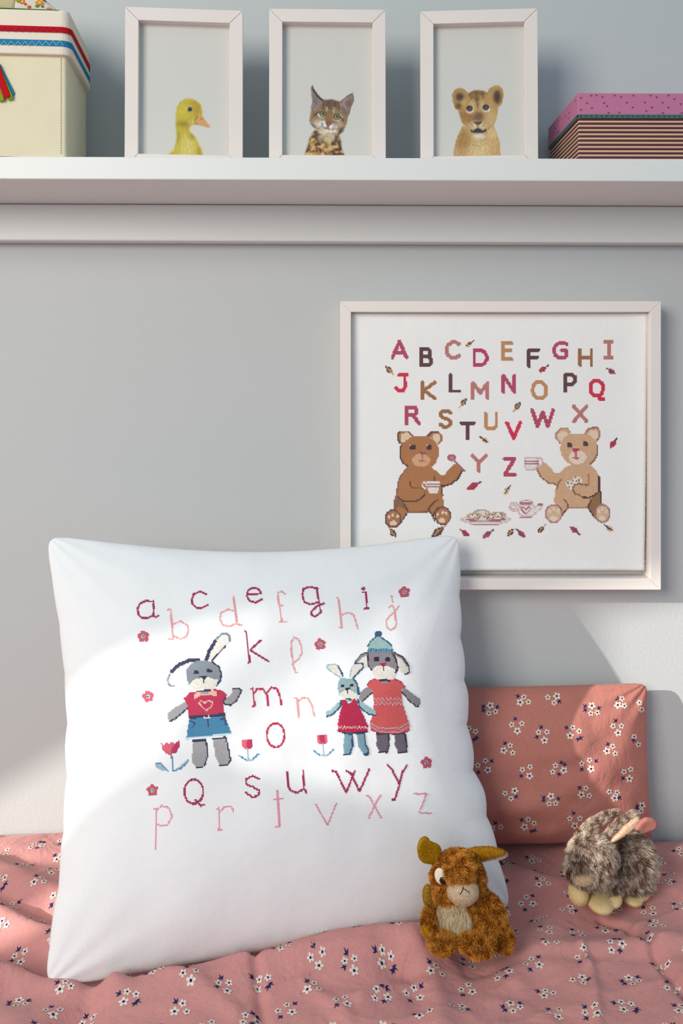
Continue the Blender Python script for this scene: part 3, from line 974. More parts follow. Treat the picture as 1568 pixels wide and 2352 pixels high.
DK, MID, CREAM, WHT, PNK = (84, 46, 46), (142, 98, 58), (240, 216, 184), (246, 240, 236), (178, 106, 118)
B1 = (186, 122, 70)
bear1 = [
 ('p', B1, [(310, 180), (355, 145), (480, 145), (548, 215), (520, 300), (440, 330), (385, 375), (340, 345), (310, 290)]),
 ('p', B1, [(800, 225), (860, 150), (975, 150), (1035, 205), (1035, 300), (975, 370), (900, 330), (850, 250)]),
 ('p', CREAM, [(365, 180), (470, 175), (535, 235), (430, 330), (370, 320)]), ('p', CREAM, [(870, 250), (900, 190), (1000, 200), (1005, 290), (950, 345), (900, 300)]),
 ('l', DK, 16, [(355, 148), (312, 185), (312, 280), (345, 345)]), ('l', DK, 12, [(800, 220), (860, 150), (975, 150)]), ('l', (130, 70, 60), 10, [(480, 145), (548, 215)]),
 ('p', B1, [(450, 290), (540, 232), (800, 228), (900, 290), (965, 380), (975, 450), (970, 560), (930, 660), (860, 730), (760, 780), (560, 780), (470, 730), (385, 650), (352, 560), (355, 420), (385, 350)]),
 ('l', DK, 18, [(365, 380), (352, 450), (355, 580), (400, 670), (480, 725)]),
 ('p', B1, [(500, 745), (860, 745), (930, 790), (1000, 860), (1070, 860), (1130, 790), (1220, 690), (1300, 680), (1370, 760), (1350, 830), (1280, 940), (1170, 1020), (1060, 1050), (1010, 1040), (1030, 1180), (1050, 1270), (1050, 1380), (960, 1420), (900, 1560), (800, 1460), (480, 1465), (400, 1580), (340, 1660), (250, 1440), (270, 1230), (300, 1150), (310, 1000), (360, 880), (430, 800)]),
 ('l', (150, 96, 90), 10, [(480, 740), (420, 800), (350, 890), (305, 1000), (300, 1150), (275, 1230), (245, 1310), (250, 1430)]),
 ('p', MID, [(280, 1230), (360, 1260), (440, 1350), (470, 1430), (450, 1440), (330, 1380), (250, 1430)]),
 ('l', DK, 28, [(1360, 800), (1290, 920), (1180, 1010), (1060, 1045), (1000, 1030)]), ('l', DK, 18, [(1025, 1060), (1020, 1130), (1040, 1190)]),
 ('l', DK, 24, [(310, 1220), (370, 1270), (430, 1300), (560, 1300), (640, 1275), (720, 1220), (750, 1170)]), ('l', MID, 8, [(750, 1160), (740, 1100), (680, 1065), (560, 1080)]),
 ('l', DK, 22, [(500, 965), (510, 1030), (550, 1070)]), ('l', DK, 28, [(905, 890), (915, 950)]),
 ('l', DK, 16, [(410, 1330), (450, 1400), (470, 1470), (400, 1580), (340, 1660)]), ('l', DK, 22, [(970, 1265), (900, 1310), (830, 1380), (810, 1440), (880, 1530)]),
 ('l', DK, 24, [(1050, 1385), (980, 1390), (910, 1450), (890, 1540), (915, 1620)]), ('l', (150, 85, 60), 10, [(480, 1468), (800, 1462)]),
 ('e', (182, 118, 78), 230, 1578, 125, 140), ('e', (190, 122, 80), 1045, 1530, 122, 140), ('o', (110, 60, 55), 230, 1578, 125, 140, 6), ('o', (120, 66, 58), 1045, 1530, 122, 140, 6),
 ('e', CREAM, 163, 1545, 22, 32), ('e', CREAM, 225, 1522, 20, 32), ('e', CREAM, 308, 1540, 24, 32), ('e', CREAM, 235, 1650, 58, 40),
 ('e', CREAM, 955, 1505, 25, 32), ('e', CREAM, 1045, 1480, 25, 32), ('e', CREAM, 1105, 1490, 22, 30), ('e', CREAM, 1025, 1610, 55, 42),
 ('r', (62, 34, 36), 508, 372, 592, 448), ('r', (62, 34, 36), 775, 363, 857, 442), ('r', WHT, 505, 368, 530, 392), ('r', WHT, 772, 360, 798, 390),
 ('e', (226, 174, 130), 690, 620, 145, 112), ('p', (168, 62, 88), [(648, 482), (775, 482), (745, 525), (680, 525)]),
 ('l', (196, 100, 100), 6, [(708, 525), (708, 640)]), ('l', (196, 100, 100), 6, [(665, 625), (708, 642), (760, 625)]),
 ('p', WHT, [(785, 968), (992, 958), (995, 1050), (950, 1160), (830, 1165), (790, 1080)]), ('o', WHT, 745, 1030, 30, 50, 22),
 ('l', PNK, 12, [(780, 1020), (985, 1010)]), ('l', PNK, 12, [(780, 1055), (985, 1045)]),
 ('e', PNK, 1190, 580, 68, 58), ('e', (214, 150, 150), 1190, 580, 30, 22), ('l', PNK, 26, [(1240, 630), (1410, 800)]),
]
B2 = (222, 178, 138)
DL = (150, 96, 76)
bear2 = [
 ('p', B2, [(565, 235), (625, 165), (735, 160), (780, 215), (760, 300), (660, 330), (630, 380), (580, 320)]), ('p', B2, [(1005, 225), (1060, 150), (1180, 145), (1225, 210), (1215, 290), (1170, 350), (1080, 300)]),
 ('p', (240, 216, 190), [(585, 240), (640, 195), (720, 205), (750, 250), (660, 320), (640, 350), (590, 300)]), ('p', (240, 216, 190), [(1040, 240), (1080, 190), (1170, 180), (1200, 220), (1190, 290), (1150, 330), (1080, 270)]),
 ('l', (190, 140, 125), 6, [(630, 380), (565, 300), (565, 235), (625, 165), (735, 160), (780, 215)]), ('l', (170, 115, 105), 8, [(1005, 225), (1060, 150), (1180, 145), (1225, 210), (1215, 290), (1170, 350)]),
 ('p', B2, [(700, 290), (780, 235), (1010, 230), (1090, 270), (1160, 340), (1190, 420), (1190, 550), (1140, 640), (1060, 710), (790, 710), (690, 630), (635, 530), (630, 430), (640, 380)]),
 ('l', DL, 16, [(1190, 410), (1185, 540), (1140, 630), (1080, 690)]),
 ('p', B2, [(760, 710), (1070, 700), (1150, 770), (1200, 860), (1230, 960), (1225, 1110), (1240, 1200), (1250, 1280), (1200, 1320), (1150, 1490), (1040, 1350), (760, 1350), (650, 1470), (560, 1320), (535, 1250), (545, 1150), (560, 1060), (580, 1000), (450, 980), (340, 900), (275, 780), (290, 710), (370, 660), (430, 690), (500, 770), (540, 820), (620, 820), (700, 740)]),
 ('l', (158, 108, 72), 22, [(280, 770), (340, 890), (450, 970), (575, 1000)]), ('l', (170, 120, 80), 26, [(640, 920), (600, 980), (575, 1060)]), ('l', DK, 28, [(1205, 870), (1215, 970), (1210, 1100)]),
 ('p', (156, 110, 64), [(1180, 1110), (1235, 1110), (1245, 1290), (1190, 1330), (1150, 1480), (1060, 1370), (1050, 1290), (1080, 1220)]),
 ('l', DK, 22, [(1200, 1110), (1150, 1150), (1060, 1195), (960, 1190)]), ('l', DK, 16, [(1100, 1230), (1060, 1300), (1040, 1340), (1100, 1430), (1150, 1500)]), ('l', DK, 20, [(1240, 1110), (1245, 1200), (1240, 1280)]),
 ('l', (178, 118, 80), 12, [(1045, 850), (1055, 930), (1045, 1010)]),
 ('p', (244, 232, 214), [(820, 880), (880, 870), (940, 910), (960, 970), (900, 990), (830, 1010), (815, 1080), (770, 1080), (725, 1030), (720, 960), (750, 930), (800, 940), (820, 920)]),
 ('l', DL, 8, [(820, 1060), (830, 1010), (900, 985), (1020, 1010), (1040, 1010)]), ('l', (146, 100, 66), 24, [(820, 1080), (840, 1130), (900, 1150), (960, 1190)]),
] + [('r', (92, 50, 60), x - 10, y - 10, x + 10, y + 10) for x, y in ((860, 885), (915, 935), (875, 950), (822, 940), (750, 972), (795, 985), (765, 1030))] + [
 ('l', DL, 16, [(680, 1210), (740, 1290), (750, 1330), (680, 1420), (640, 1480)]), ('l', DK, 10, [(740, 1300), (750, 1330), (680, 1420)]), ('l', DL, 12, [(580, 1310), (640, 1350), (660, 1420)]), ('l', (190, 135, 105), 8, [(760, 1352), (1040, 1352)]),
 ('e', (228, 192, 160), 530, 1435, 120, 130), ('e', (228, 192, 160), 1262, 1432, 108, 132), ('o', (176, 126, 120), 530, 1435, 120, 130, 5), ('o', (176, 126, 120), 1262, 1432, 108, 132, 5)] + \
 [('e', (244, 222, 198), x, y, rx, ry) for x, y, rx, ry in ((470, 1400, 26, 34), (530, 1372, 24, 28), (600, 1390, 26, 34), (530, 1510, 55, 38), (1205, 1400, 26, 34), (1262, 1372, 24, 28), (1322, 1400, 24, 34), (1252, 1510, 52, 38))] + [
 ('r', (80, 50, 46), 730, 360, 804, 432), ('r', (80, 50, 46), 970, 353, 1044, 427), ('r', B2, 780, 358, 806, 382), ('r', B2, 1020, 350, 1046, 374),
 ('e', (244, 224, 202), 890, 590, 130, 102), ('p', (192, 20, 82), [(803, 466), (917, 466), (885, 508), (832, 508)]), ('l', (206, 110, 120), 5, [(863, 508), (863, 612)]), ('l', (206, 110, 120), 5, [(820, 598), (863, 614), (915, 598)]),
 ('p', WHT, [(95, 600), (290, 600), (290, 720), (240, 785), (130, 785), (95, 720)]), ('o', WHT, 318, 660, 36, 52, 16), ('o', (222, 190, 192), 318, 660, 44, 60, 3), ('l', (222, 190, 192), 4, [(290, 600), (95, 600), (95, 720), (130, 785), (240, 785), (290, 720)]),
 ('l', PNK, 12, [(100, 648), (300, 648)]), ('l', PNK, 12, [(100, 684), (300, 684)])]
OUTL = (226, 198, 200)
plate = [('p', WHT, [(225, 1040), (330, 1000), (820, 1000), (910, 1040), (860, 1080), (300, 1080)]), ('l', OUTL, 4, [(225, 1040), (330, 1000), (820, 1000), (910, 1040), (860, 1080), (300, 1080), (225, 1040)]),
         ('l', PNK, 10, [(350, 1055), (790, 1055)]), ('l', PNK, 8, [(300, 1040), (340, 1040)]), ('l', PNK, 8, [(790, 1040), (840, 1040)]), ('l', (196, 130, 140), 14, [(380, 1112), (760, 1112)]), ('l', OUTL, 4, [(340, 1085), (380, 1112)]), ('l', OUTL, 4, [(760, 1112), (800, 1085)])]
ck = [(520, 960, 100, 48), (740, 980, 90, 36), (640, 1000, 52, 38), (420, 998, 90, 38), (530, 1030, 95, 36)]
for x, y, rx, ry in ck:
    plate += [('e', (244, 232, 214), x, y, rx, ry), ('o', (206, 176, 160), x, y, rx, ry, 3)]
random.seed(5)
for x, y, rx, ry in ck:
    for k in range(5):
        a = k * 1.26 + .3; q = .6
        plate.append(('r', (96, 52, 60), x + rx * q * math.cos(a) - 7, y + ry * q * math.sin(a) - 7, x + rx * q * math.cos(a) + 7, y + ry * q * math.sin(a) + 7))
pot = [('o', OUTL, 965, 870, 62, 58, 3), ('o', OUTL, 962, 872, 30, 34, 3), ('e', WHT, 1150, 915, 125, 88), ('o', OUTL, 1150, 915, 125, 88, 3), ('p', WHT, [(1262, 870), (1300, 835), (1360, 835), (1340, 890), (1250, 960)]),
       ('l', OUTL, 3, [(1262, 870), (1300, 835), (1360, 835), (1340, 890), (1250, 960)]), ('o', OUTL, 1135, 815, 80, 38, 3), ('l', (190, 118, 132), 18, [(1045, 820), (1222, 820)]), ('r', PNK, 1122, 762, 1144, 784),
       ('l', (190, 118, 132), 16, [(1050, 1022), (1200, 1022)]), ('l', PNK, 14, [(1298, 838), (1360, 838)]), ('l', (196, 110, 126), 9, [(1130, 970), (1060, 900), (1080, 872), (1130, 905), (1170, 870), (1205, 895), (1130, 970)])]


def leaf_ops(L, W, ang, body, vein, stem):
    """leaf drawn round the origin, stem towards +x, then rotated by ang degrees (clockwise on the picture)"""
    ca, sa = math.cos(math.radians(ang)), math.sin(math.radians(ang))
    R = lambda pts: [(x * ca - y * sa, x * sa + y * ca) for x, y in pts]
    h = L / 2
    return [('p', body, R([(-h, 0), (-h * .55, -W * .32), (0, -W * .5), (h * .5, -W * .34), (h * .95, 0), (h * .5, W * .34), (0, W * .5), (-h * .55, W * .32)])),
            ('l', vein, .8, R([(-h * .55, 0), (h * .6, 0)])), ('l', vein, .8, R([(-h * .1, 0), (h * .2, -W * .25)])), ('l', stem, .6, R([(h * .9, 0), (h * 1.35, 0)]))]


TANV, CRV = (200, 150, 88), (138, 70, 52)
LEAVES = [(893, 849, 22, 13, 48, 'd'), (1076, 791, 22, 12, -38, 'c'), (1246, 848, 24, 13, -35, 'k'), (1404, 853, 22, 13, 212, 'r'), (1064, 924, 22, 12, 128, 'd'), (1188, 933, 23, 12, 128, 'd'),
          (1113, 1011, 22, 12, 215, 'c'), (1407, 1020, 24, 13, -58, 'k'), (1085, 1117, 32, 16, -28, 'k'), (1163, 1128, 22, 12, -58, 'c'), (1068, 1225, 24, 13, 218, 'k'), (1118, 1228, 26, 13, -38, 'r'),
          (1172, 1223, 24, 12, -42, 'd2'), (1197, 1226, 24, 13, 222, 'r'), (1242, 1216, 24, 12, -48, 'd2'), (1318, 1217, 26, 13, 40, 'r'), (1400, 1214, 22, 12, 215, 'c'), (902, 1224, 24, 14, 232, 'd2'), (1005, 1222, 40, 18, -42, 'd2')]
LC = {'d': ((98, 66, 66), TANV, (220, 180, 150)), 'd2': ((90, 52, 58), TANV, (226, 186, 150)), 'c': ((240, 206, 168), (86, 48, 60), (86, 48, 80)), 'k': ((204, 10, 84), CRV, (96, 50, 80)), 'r': ((192, 76, 116), (110, 60, 60), (100, 60, 90))}

# ------------------------------------------------------------------ framed sampler on the wall
fd = 0.996                                            # distance of the frame's face
fl, ft, fr_, fb = 781, 691.5, 1518, 1355
A0, A1 = P(fl, ft, fd), P(fr_, fb, fd)
forg = Vector(((A0.x + A1.x) / 2, 0.0, A1.z))
samp = empty('framed_sampler', forg, 'large cream framed cross stitch sampler of two bears and capital letters on the wall', 'framed picture')
bw = 25 / F * fd
x0, x1, z0, z1 = A0.x - forg.x, A1.x - forg.x, 0.0, A0.z - forg.z
fy0, fy1 = CAMY + fd, -0.0005
for q in ([(x0, z0), (x1, z0), (x1 - bw, z0 + bw), (x0 + bw, z0 + bw)], [(x1, z0), (x1, z1), (x1 - bw, z1 - bw), (x1 - bw, z0 + bw)],
          [(x1, z1), (x0, z1), (x0 + bw, z1 - bw), (x1 - bw, z1 - bw)], [(x0, z1), (x0, z0), (x0 + bw, z0 + bw), (x0 + bw, z1 - bw)]):
    prism('frame_bar', q, fy0, fy1, M['frame_big'], samp, 0.0008)
box('backing_board', (x0 + bw, -0.006, z0 + bw), (x1 - bw, -0.001, z1 - bw), M['frame_big'], samp)
# canvas panel, a little smaller than the opening, leaning in the deep frame
cd = 1.008
C0, C1 = P(806, 717, cd), P(1482, 1310, cd)
cell = 2.8 / F * cd
nu, nv = int((C1.x - C0.x) / cell), int((C0.z - C1.z) / cell)


def canvas_surf(u, v):
    u = np.asarray(u, float); v = np.asarray(v, float)
    x = C0.x + u * cell
    z = C1.z + v * cell
    s = np.clip(u / nu, 0, 1); t = np.clip(v / nv, 0, 1)
    x = x + 0.0035 * np.clip((s - .9) * 10, 0, 1) * (t - .35)            # the cut edge runs slightly askew
    y = CAMY + cd + 0.0016 * np.sin(s * 5 + t * 2) * np.sin(t * 4) - 0.002 * np.clip(s - .93, 0, 1) / .07 * (.4 + .6 * t)
    return np.stack([x, y, z], -1)


gu, gv = np.meshgrid(np.linspace(0, nu, 90), np.linspace(0, nv, 80), indexing='ij')
fr2 = canvas_surf(gu.ravel(), gv.ravel()) - np.array(forg)
edge_w = 0.0008
jit = np.zeros_like(gu)
bk = fr2.copy(); bk[:, 1] += 0.003
n0 = len(fr2)
faces = [grid_faces(90, 80), grid_faces(90, 80, n0)[:, ::-1]]
side = []
for j in range(79):
    side.append((j, j + 1, n0 + j + 1, n0 + j)); a = 89 * 80 + j; side.append((a, n0 + a, n0 + a + 1, a + 1))
for i in range(89):
    a, b2 = i * 80, (i + 1) * 80; side.append((a, n0 + a, n0 + b2, b2)); side.append((a + 79, b2 + 79, n0 + b2 + 79, n0 + a + 79))
faces.append(np.array(side))
uvs = np.stack([gu.ravel() * cell, gv.ravel() * cell], 1)
canvas = link('canvas', mesh_np('canvas', np.concatenate([fr2, bk]), faces, uv=np.concatenate([uvs, uvs])), M['canvas'], samp, False)
# frayed threads on the right and lower cut edges
rows = []
for k in range(120):
    if k < 60: u, v, du, dv = nu, RNG.uniform(0, nv), RNG.uniform(.3, 1.3), RNG.uniform(-.8, .8)
    else: u, v, du, dv = RNG.uniform(0, nu), 0.0, RNG.uniform(-.8, .8), -RNG.uniform(.2, .9)
    p = canvas_surf(np.array([u]), np.array([v]))[0] - np.array(forg)
    q = p + np.array([du * cell, -.0005, dv * cell])
    w_ = np.array([0.00014, 0, 0]) if k >= 60 else np.array([0, 0, 0.00014])
    rows.append((p - w_, p + w_, q + w_, q - w_))
V = np.array(rows).reshape(-1, 3)
tag(link('frayed_threads', mesh_np('frayed_threads', V, [np.arange(len(V)).reshape(-1, 4)]), M['white'], canvas), kind='stuff')

cl = Cloth(canvas_surf, nu, nv, 0.0010)
PXT = (0.0, 0.0, 1.0)
for ch, ax, ay, bx, by, colr in CAPS:
    wd = 8.2
    hw = wd / 2
    ops = []
    for st in CAP[ch]:
        ops.append(('l', colr, wd, [(ax + hw + x * (bx - ax - wd), ay + hw + y * (by - ay - wd)) for x, y in st]))
    cl.stitch('stitched_letter', ops, PXT, canvas, forg, 'stitched capital letter ' + ch)
cl.stitch('stitched_bear', bear1, (870, 970, 7.127), canvas, forg, 'brown stitched bear with cup and spoon')
cl.stitch('stitched_bear', bear2, (1190, 960, 6.533), canvas, forg, 'pale stitched bear with cup and biscuit')
cl.stitch('stitched_plate', plate, (1020, 1020, 6.03), canvas, forg, 'stitched plate of biscuits')
cl.stitch('stitched_teapot', pot, (1020, 1020, 6.03), canvas, forg, 'stitched teapot with a heart')
for x, y, L, W, a, k in LEAVES:
    cl.stitch('stitched_leaf', leaf_ops(L, W, a, *LC[k]), (x, y, 1.0), canvas, forg)

# ------------------------------------------------------------------ bed
box('bed_base', (-0.95, -0.86, 0.0), (0.95, -0.012, 0.24), M['white'], None, 0.01)
tag(bpy.data.objects['bed_base'], 'plain white bed base under the mattress', 'bed')
box('mattress', (-0.94, -0.85, 0.24), (0.94, -0.014, 0.425), M['white'], None, 0.03, 4)
tag(bpy.data.objects['mattress'], 'white mattress under the pink floral duvet', 'mattress')
BEDZ = 0.5


def bp(px, py):
    """photo point -> bed plane x, y"""
    d = F * (CAMZ - BEDZ) / (py - CY)
    return ((px - CX) / F * d, CAMY + d)


CBL, CBR = P(98, 2276, 0.765), P(1180, 2092, 0.880)
CTL, CTR = P(102, 1226, 0.885), P(1057, 1224, 0.980)
PIL_LINE = [(CBL.x, CBL.y), (CBR.x, CBR.y)]
TOYA = P(1071, 2194, 0.800)
TOYB = P(1386, 2098, 0.863)


def bpl(pts):
    return [bp(*p) for p in pts]


RIDGES = [  # polyline (photo px), height, half width
 (bpl([(-80, 2250), (60, 2245), (160, 2255), (250, 2262)]), 0.020, 0.016),
 (bpl([(215, 2262), (205, 2310), (170, 2352), (150, 2400)]), -0.014, 0.016),
 (bpl([(60, 2300), (20, 2352), (0, 2420)]), 0.010, 0.030),
 (bpl([(1180, 2205), (1300, 2185), (1450, 2180), (1600, 2195)]), 0.010, 0.020),
 (bpl([(1080, 2215), (1250, 2198), (1420, 2203), (1600, 2215)]), -0.005, 0.009),
 (bpl([(1385, 2098), (1440, 2125), (1490, 2180), (1530, 2240), (1600, 2320)]), -0.008, 0.0050),
 (bpl([(1420, 2100), (1480, 2130), (1530, 2190), (1580, 2250)]), 0.006, 0.020),
 (bpl([(1335, 2185), (1360, 2240), (1368, 2300), (1380, 2400)]), 0.005, 0.0045),
 (bpl([(575, 2150), (590, 2240), (600, 2300), (610, 2420)]), -0.006, 0.0050),
 (bpl([(380, 2222), (600, 2215), (860, 2195), (960, 2190)]), 0.003, 0.006),
 (bpl([(330, 2235), (450, 2270), (540, 2320)]), 0.005, 0.010),
 (bpl([(950, 2185), (985, 2220), (1000, 2280), (1010, 2352)]), 0.007, 0.014),
 (bpl([(900, 2205), (960, 2250), (975, 2300)]), -0.006, 0.014),
 (bpl([(830, 2290), (900, 2255), (960, 2240)]), 0.004, 0.007),
 (bpl([(1210, 2150), (1260, 2100), (1320, 2060)]), 0.006, 0.022),
 (bpl([(1060, 2215), (1150, 2235), (1180, 2250)]), 0.006, 0.016),
 (bpl([(-40, 1990), (60, 2030), (150, 2060)]), 0.008, 0.014), (bpl([(-40, 2040), (60, 2075), (160, 2110)]), -0.006, 0.012),
 (bpl([(-40, 2080), (60, 2120), (160, 2165)]), 0.008, 0.012), (bpl([(-40, 1950), (60, 1975), (150, 1990)]), -0.004, 0.012),
 (bpl([(-40, 2150), (40, 2180), (110, 2225)]), -0.008, 0.014),
 (bpl([(1130, 1960), (1200, 1985), (1280, 2010)]), 0.005, 0.016), (bpl([(1440, 2060), (1520, 2040), (1600, 2030)]), 0.005, 0.018),
 (bpl([(700, 2260), (760, 2300), (800, 2352)]), 0.003, 0.007), (bpl([(1130, 2290), (1200, 2310), (1260, 2352)]), 0.003, 0.010),
]


FRONT = bpl([(230, 2285), (400, 2252), (560, 2212), (720, 2182), (850, 2165), (975, 2155)])     # roll of duvet in front of the cushion


def bed_h(x, y):
    x = np.asarray(x, float); y = np.asarray(y, float)
    z = np.full(np.shape(x), BEDZ)
    z = z + 0.006 * vnoise(x * 5 + 3, y * 5, 1) + 0.0035 * vnoise(x * 13, y * 11, 2) + 0.0012 * vnoise(x * 34 + y * 12, y * 30, 5)
    q = vnoise(x * 9 + y * 5 + 2, y * 26 - x * 9, 8)
    z = z + 0.0022 * (1 - np.abs(q)) ** 4
    for pts, a, w in RIDGES:
        d = seg_dist(x, y, pts)
        z = z + a * np.exp(-(d / w) ** 2)
    d = seg_dist(x, y, FRONT)
    z = z + (0.013 + 0.022 * np.clip((x - FRONT[0][0]) / (FRONT[-1][0] - FRONT[0][0]), 0, 1)) * np.exp(-(d / 0.026) ** 2)
    # hollows under the cushion, the pillow and the toys
    d = seg_dist(x, y, PIL_LINE)
    z = z - 0.016 * np.exp(-(d / 0.035) ** 2)
    d = seg_dist(x, y, [(0.0, -0.055), (0.36, -0.055)])
    z = z - 0.010 * np.exp(-(d / 0.035) ** 2)
    for c, a, r in ((TOYA, 0.014, 0.05), (TOYB, 0.012, 0.055)):
        z = z - a * np.exp(-(((x - c.x) ** 2 + (y - 0.01 - c.y) ** 2) / r ** 2))
    # rounded front, ends and back edge
    f = np.clip((-0.88 - y) / 0.10, 0, 1)
    z = z - 0.30 * (1 - np.sqrt(np.clip(1 - f ** 2, 0, 1)))
    bkk = np.clip((y + 0.035) / 0.035, 0, 1)
    z = z - 0.012 * bkk ** 2
    e = np.clip((np.abs(x) - 0.98) / 0.10, 0, 1)
    z = z - 0.25 * (1 - np.sqrt(np.clip(1 - e ** 2, 0, 1)))
    return z


NX, NY = 560, 350
xs = np.concatenate([np.linspace(-1.08, -0.6, 60, endpoint=False), np.linspace(-0.6, 0.65, 440, endpoint=False), np.linspace(0.65, 1.08, 60)])
ys = np.concatenate([np.linspace(-0.98, -0.6, 70, endpoint=False), np.linspace(-0.6, -0.004, NY - 70)])
X, Y = np.meshgrid(xs, ys, indexing='ij')
Z = bed_h(X, Y)
dorg = np.array((0.0, -0.45, 0.47))
top = np.stack([X.ravel(), Y.ravel(), Z.ravel()], 1)
inner = np.clip(np.minimum(np.minimum(X + 1.08, 1.08 - X), np.minimum(Y + .98, -.004 - Y)) / .02, 0, 1)
bot = np.stack([X.ravel(), Y.ravel(), (Z - .003 - .022 * inner).ravel()], 1)
n0 = NX * NY
ii, jj = np.arange(NX - 1), np.arange(NY - 1)
sd = []
for a_, flip in ((jj, 0), ((NX - 1) * NY + jj, 1)):
    q = np.stack([a_, a_ + 1, n0 + a_ + 1, n0 + a_], 1); sd.append(q[:, ::-1] if flip else q)
for a_, flip in ((ii * NY, 1), (ii * NY + NY - 1, 0)):
    q = np.stack([a_, a_ + NY, n0 + a_ + NY, n0 + a_], 1); sd.append(q[:, ::-1] if flip else q)
duv = empty('duvet', dorg, 'dusty pink duvet with small white flower print spread over the bed', 'duvet')
me = mesh_np('duvet_cover', np.concatenate([top, bot]) - dorg, [grid_faces(NX, NY), grid_faces(NX, NY, n0)[:, ::-1]] + sd)
dcov = link('duvet_cover', me, M['duvet'], duv, True)
dcov.location = (0, 0, 0)

# ---- ditsy flower print ------------------------------------------------------------
PET, NAVY = lin((234, 219, 206)), lin((38, 46, 98))


def flower_shape(R, rot, npet=5):
    a = np.linspace(0, 2 * math.pi, 30, endpoint=False)
    r = R * (0.46 + 0.54 * np.abs(np.cos(a * npet / 2)) ** .8)
    return np.stack([r * np.cos(a + rot), r * np.sin(a + rot)], 1)


def sprig_shape(L, rot):
    """three-lobed little leaf sprig as three slim lozenges"""
    out_ = []
    for da, l, w, o_ in ((0, 1.0, .12, 0.0), (.8, .55, .11, .22), (-.8, .55, .11, .22)):
        c, s = math.cos(rot + da), math.sin(rot + da)
        b0 = np.array([math.cos(rot), math.sin(rot)]) * L * (o_ - .5)
        pts = np.array([(0, 0), (l * .45, w), (l, 0), (l * .45, -w)]) * L
        out_.append(np.stack([b0[0] + pts[:, 0] * c - pts[:, 1] * s, b0[1] + pts[:, 0] * s + pts[:, 1] * c], 1))
    return out_


class Decal:
    def __init__(s): s.V, s.F, s.C, s.n = [], [], [], 0

    def add(s, pts3, col):
        s.V.append(pts3); k = len(pts3)
        s.C.append(np.tile(col, (k, 1)))
        s.F.append(list(range(s.n, s.n + k))); s.n += k

    def fan(s, pts3, centre, col):
        k = len(pts3)
        s.V.append(np.concatenate([pts3, centre[None]])); s.C.append(np.tile(col, (k + 1, 1)))
        for i in range(k): s.F.append([s.n + i, s.n + (i + 1) % k, s.n + k])
        s.n += k + 1

    def build(s, name, parent, origin):
        V = np.concatenate(s.V) - np.array(origin)
        tri = np.array([f for f in s.F if len(f) == 3]); qd = np.array([f for f in s.F if len(f) == 4])
        me = mesh_np(name, V, [tri, qd], np.concatenate(s.C))
        return tag(link(name, me, M['print'], parent), kind='stuff')


# the repeat of the print, in photo px of the upright pillow: flowers (x, y, big) and sprigs (x, y, angle)
TILE = [
 ([(278, 234, 1), (268, 287, 0), (313, 276, 0)], [(230, 240, 215), (230, 268, 150), (328, 245, 20)]),
 ([(478, 214, 1), (503, 178, 0), (533, 211, 0)], [(460, 172, 200)]),
 ([(723, 172, 1), (663, 180, 0), (705, 216, 0)], [(742, 210, 40)]),
 ([(459, 404, 1), (421, 363, 0), (489, 355, 0)], [(443, 322, 230)]),
 ([(118, 438, 1), (136, 387, 0), (180, 408, 0)], [(92, 385, 200), (190, 450, 20), (170, 465, 100)]),
 ([(640, 467, 1), (601, 413, 0), (657, 411, 0)], [(617, 378, 230), (587, 446, 160)]),
 ([(368, 535, 1), (411, 501, 0), (428, 550, 0)], [(375, 484, 230)]),
 ([(262, 665, 1), (195, 634, 0), (246, 604, 0)], [(290, 604, 310), (197, 683, 130)]),
 ([(540, 705, 1), (493, 663, 0), (544, 645, 0)], [(483, 708, 135)]),
 ([(769, 668, 1), (714, 635, 0), (696, 678, 0)], [(752, 613, 240), (778, 628, 10), (737, 697, 110)]),
]
ZS = 2.914
MPX = 0.960 / F                                       # metres per photo px on the pillow


LIFT = .00035


def put_cluster(dec, flowers, sprigs, mapf, rng):
    """coordinates already in metres on the cloth; mapf(xy (n,2), lift) -> (n,3)"""
    for x, y, big in flowers:
        R = .0045 if big else .0035
        sh = flower_shape(R, rng.uniform(0, 1)) + (x, y)
        dec.fan(mapf(sh, LIFT), mapf(np.array([[x, y]]), LIFT)[0], PET * rng.uniform(.92, 1.0))
        a = np.linspace(0, 2 * math.pi, 8, endpoint=False)
        ct = np.stack([x + R * .29 * np.cos(a), y + R * .29 * np.sin(a)], 1)
        dec.fan(mapf(ct, LIFT * 1.6), mapf(np.array([[x, y]]), LIFT * 1.6)[0], NAVY * .8)
    for x, y, ang in sprigs:
        for lz in sprig_shape(.0070, -math.radians(ang)):
            dec.add(mapf(lz + (x, y), LIFT * 1.1), NAVY)


def bed_map(xy, lift):
    x, y = xy[:, 0], xy[:, 1]
    e = .002
    zx = (bed_h(x + e, y) - bed_h(x - e, y)) / (2 * e); zy = (bed_h(x, y + e) - bed_h(x, y - e)) / (2 * e)
    n = np.stack([-zx, -zy, np.ones_like(x)], 1); n /= np.linalg.norm(n, axis=1)[:, None]
    return np.stack([x, y, bed_h(x, y)], 1) + n * lift


class BatchMap:
    """collects points so that the height field is evaluated once"""
    def __init__(s): s.pts = []; s.lift = []; s.n = 0

    def __call__(s, xy, lift):
        xy = np.asarray(xy, float)
        r = np.full((len(xy), 3), np.nan)
        r[:, 0] = np.arange(s.n, s.n + len(xy))
        s.pts.append(xy); s.lift.append(np.full(len(xy), lift)); s.n += len(xy)
        return r


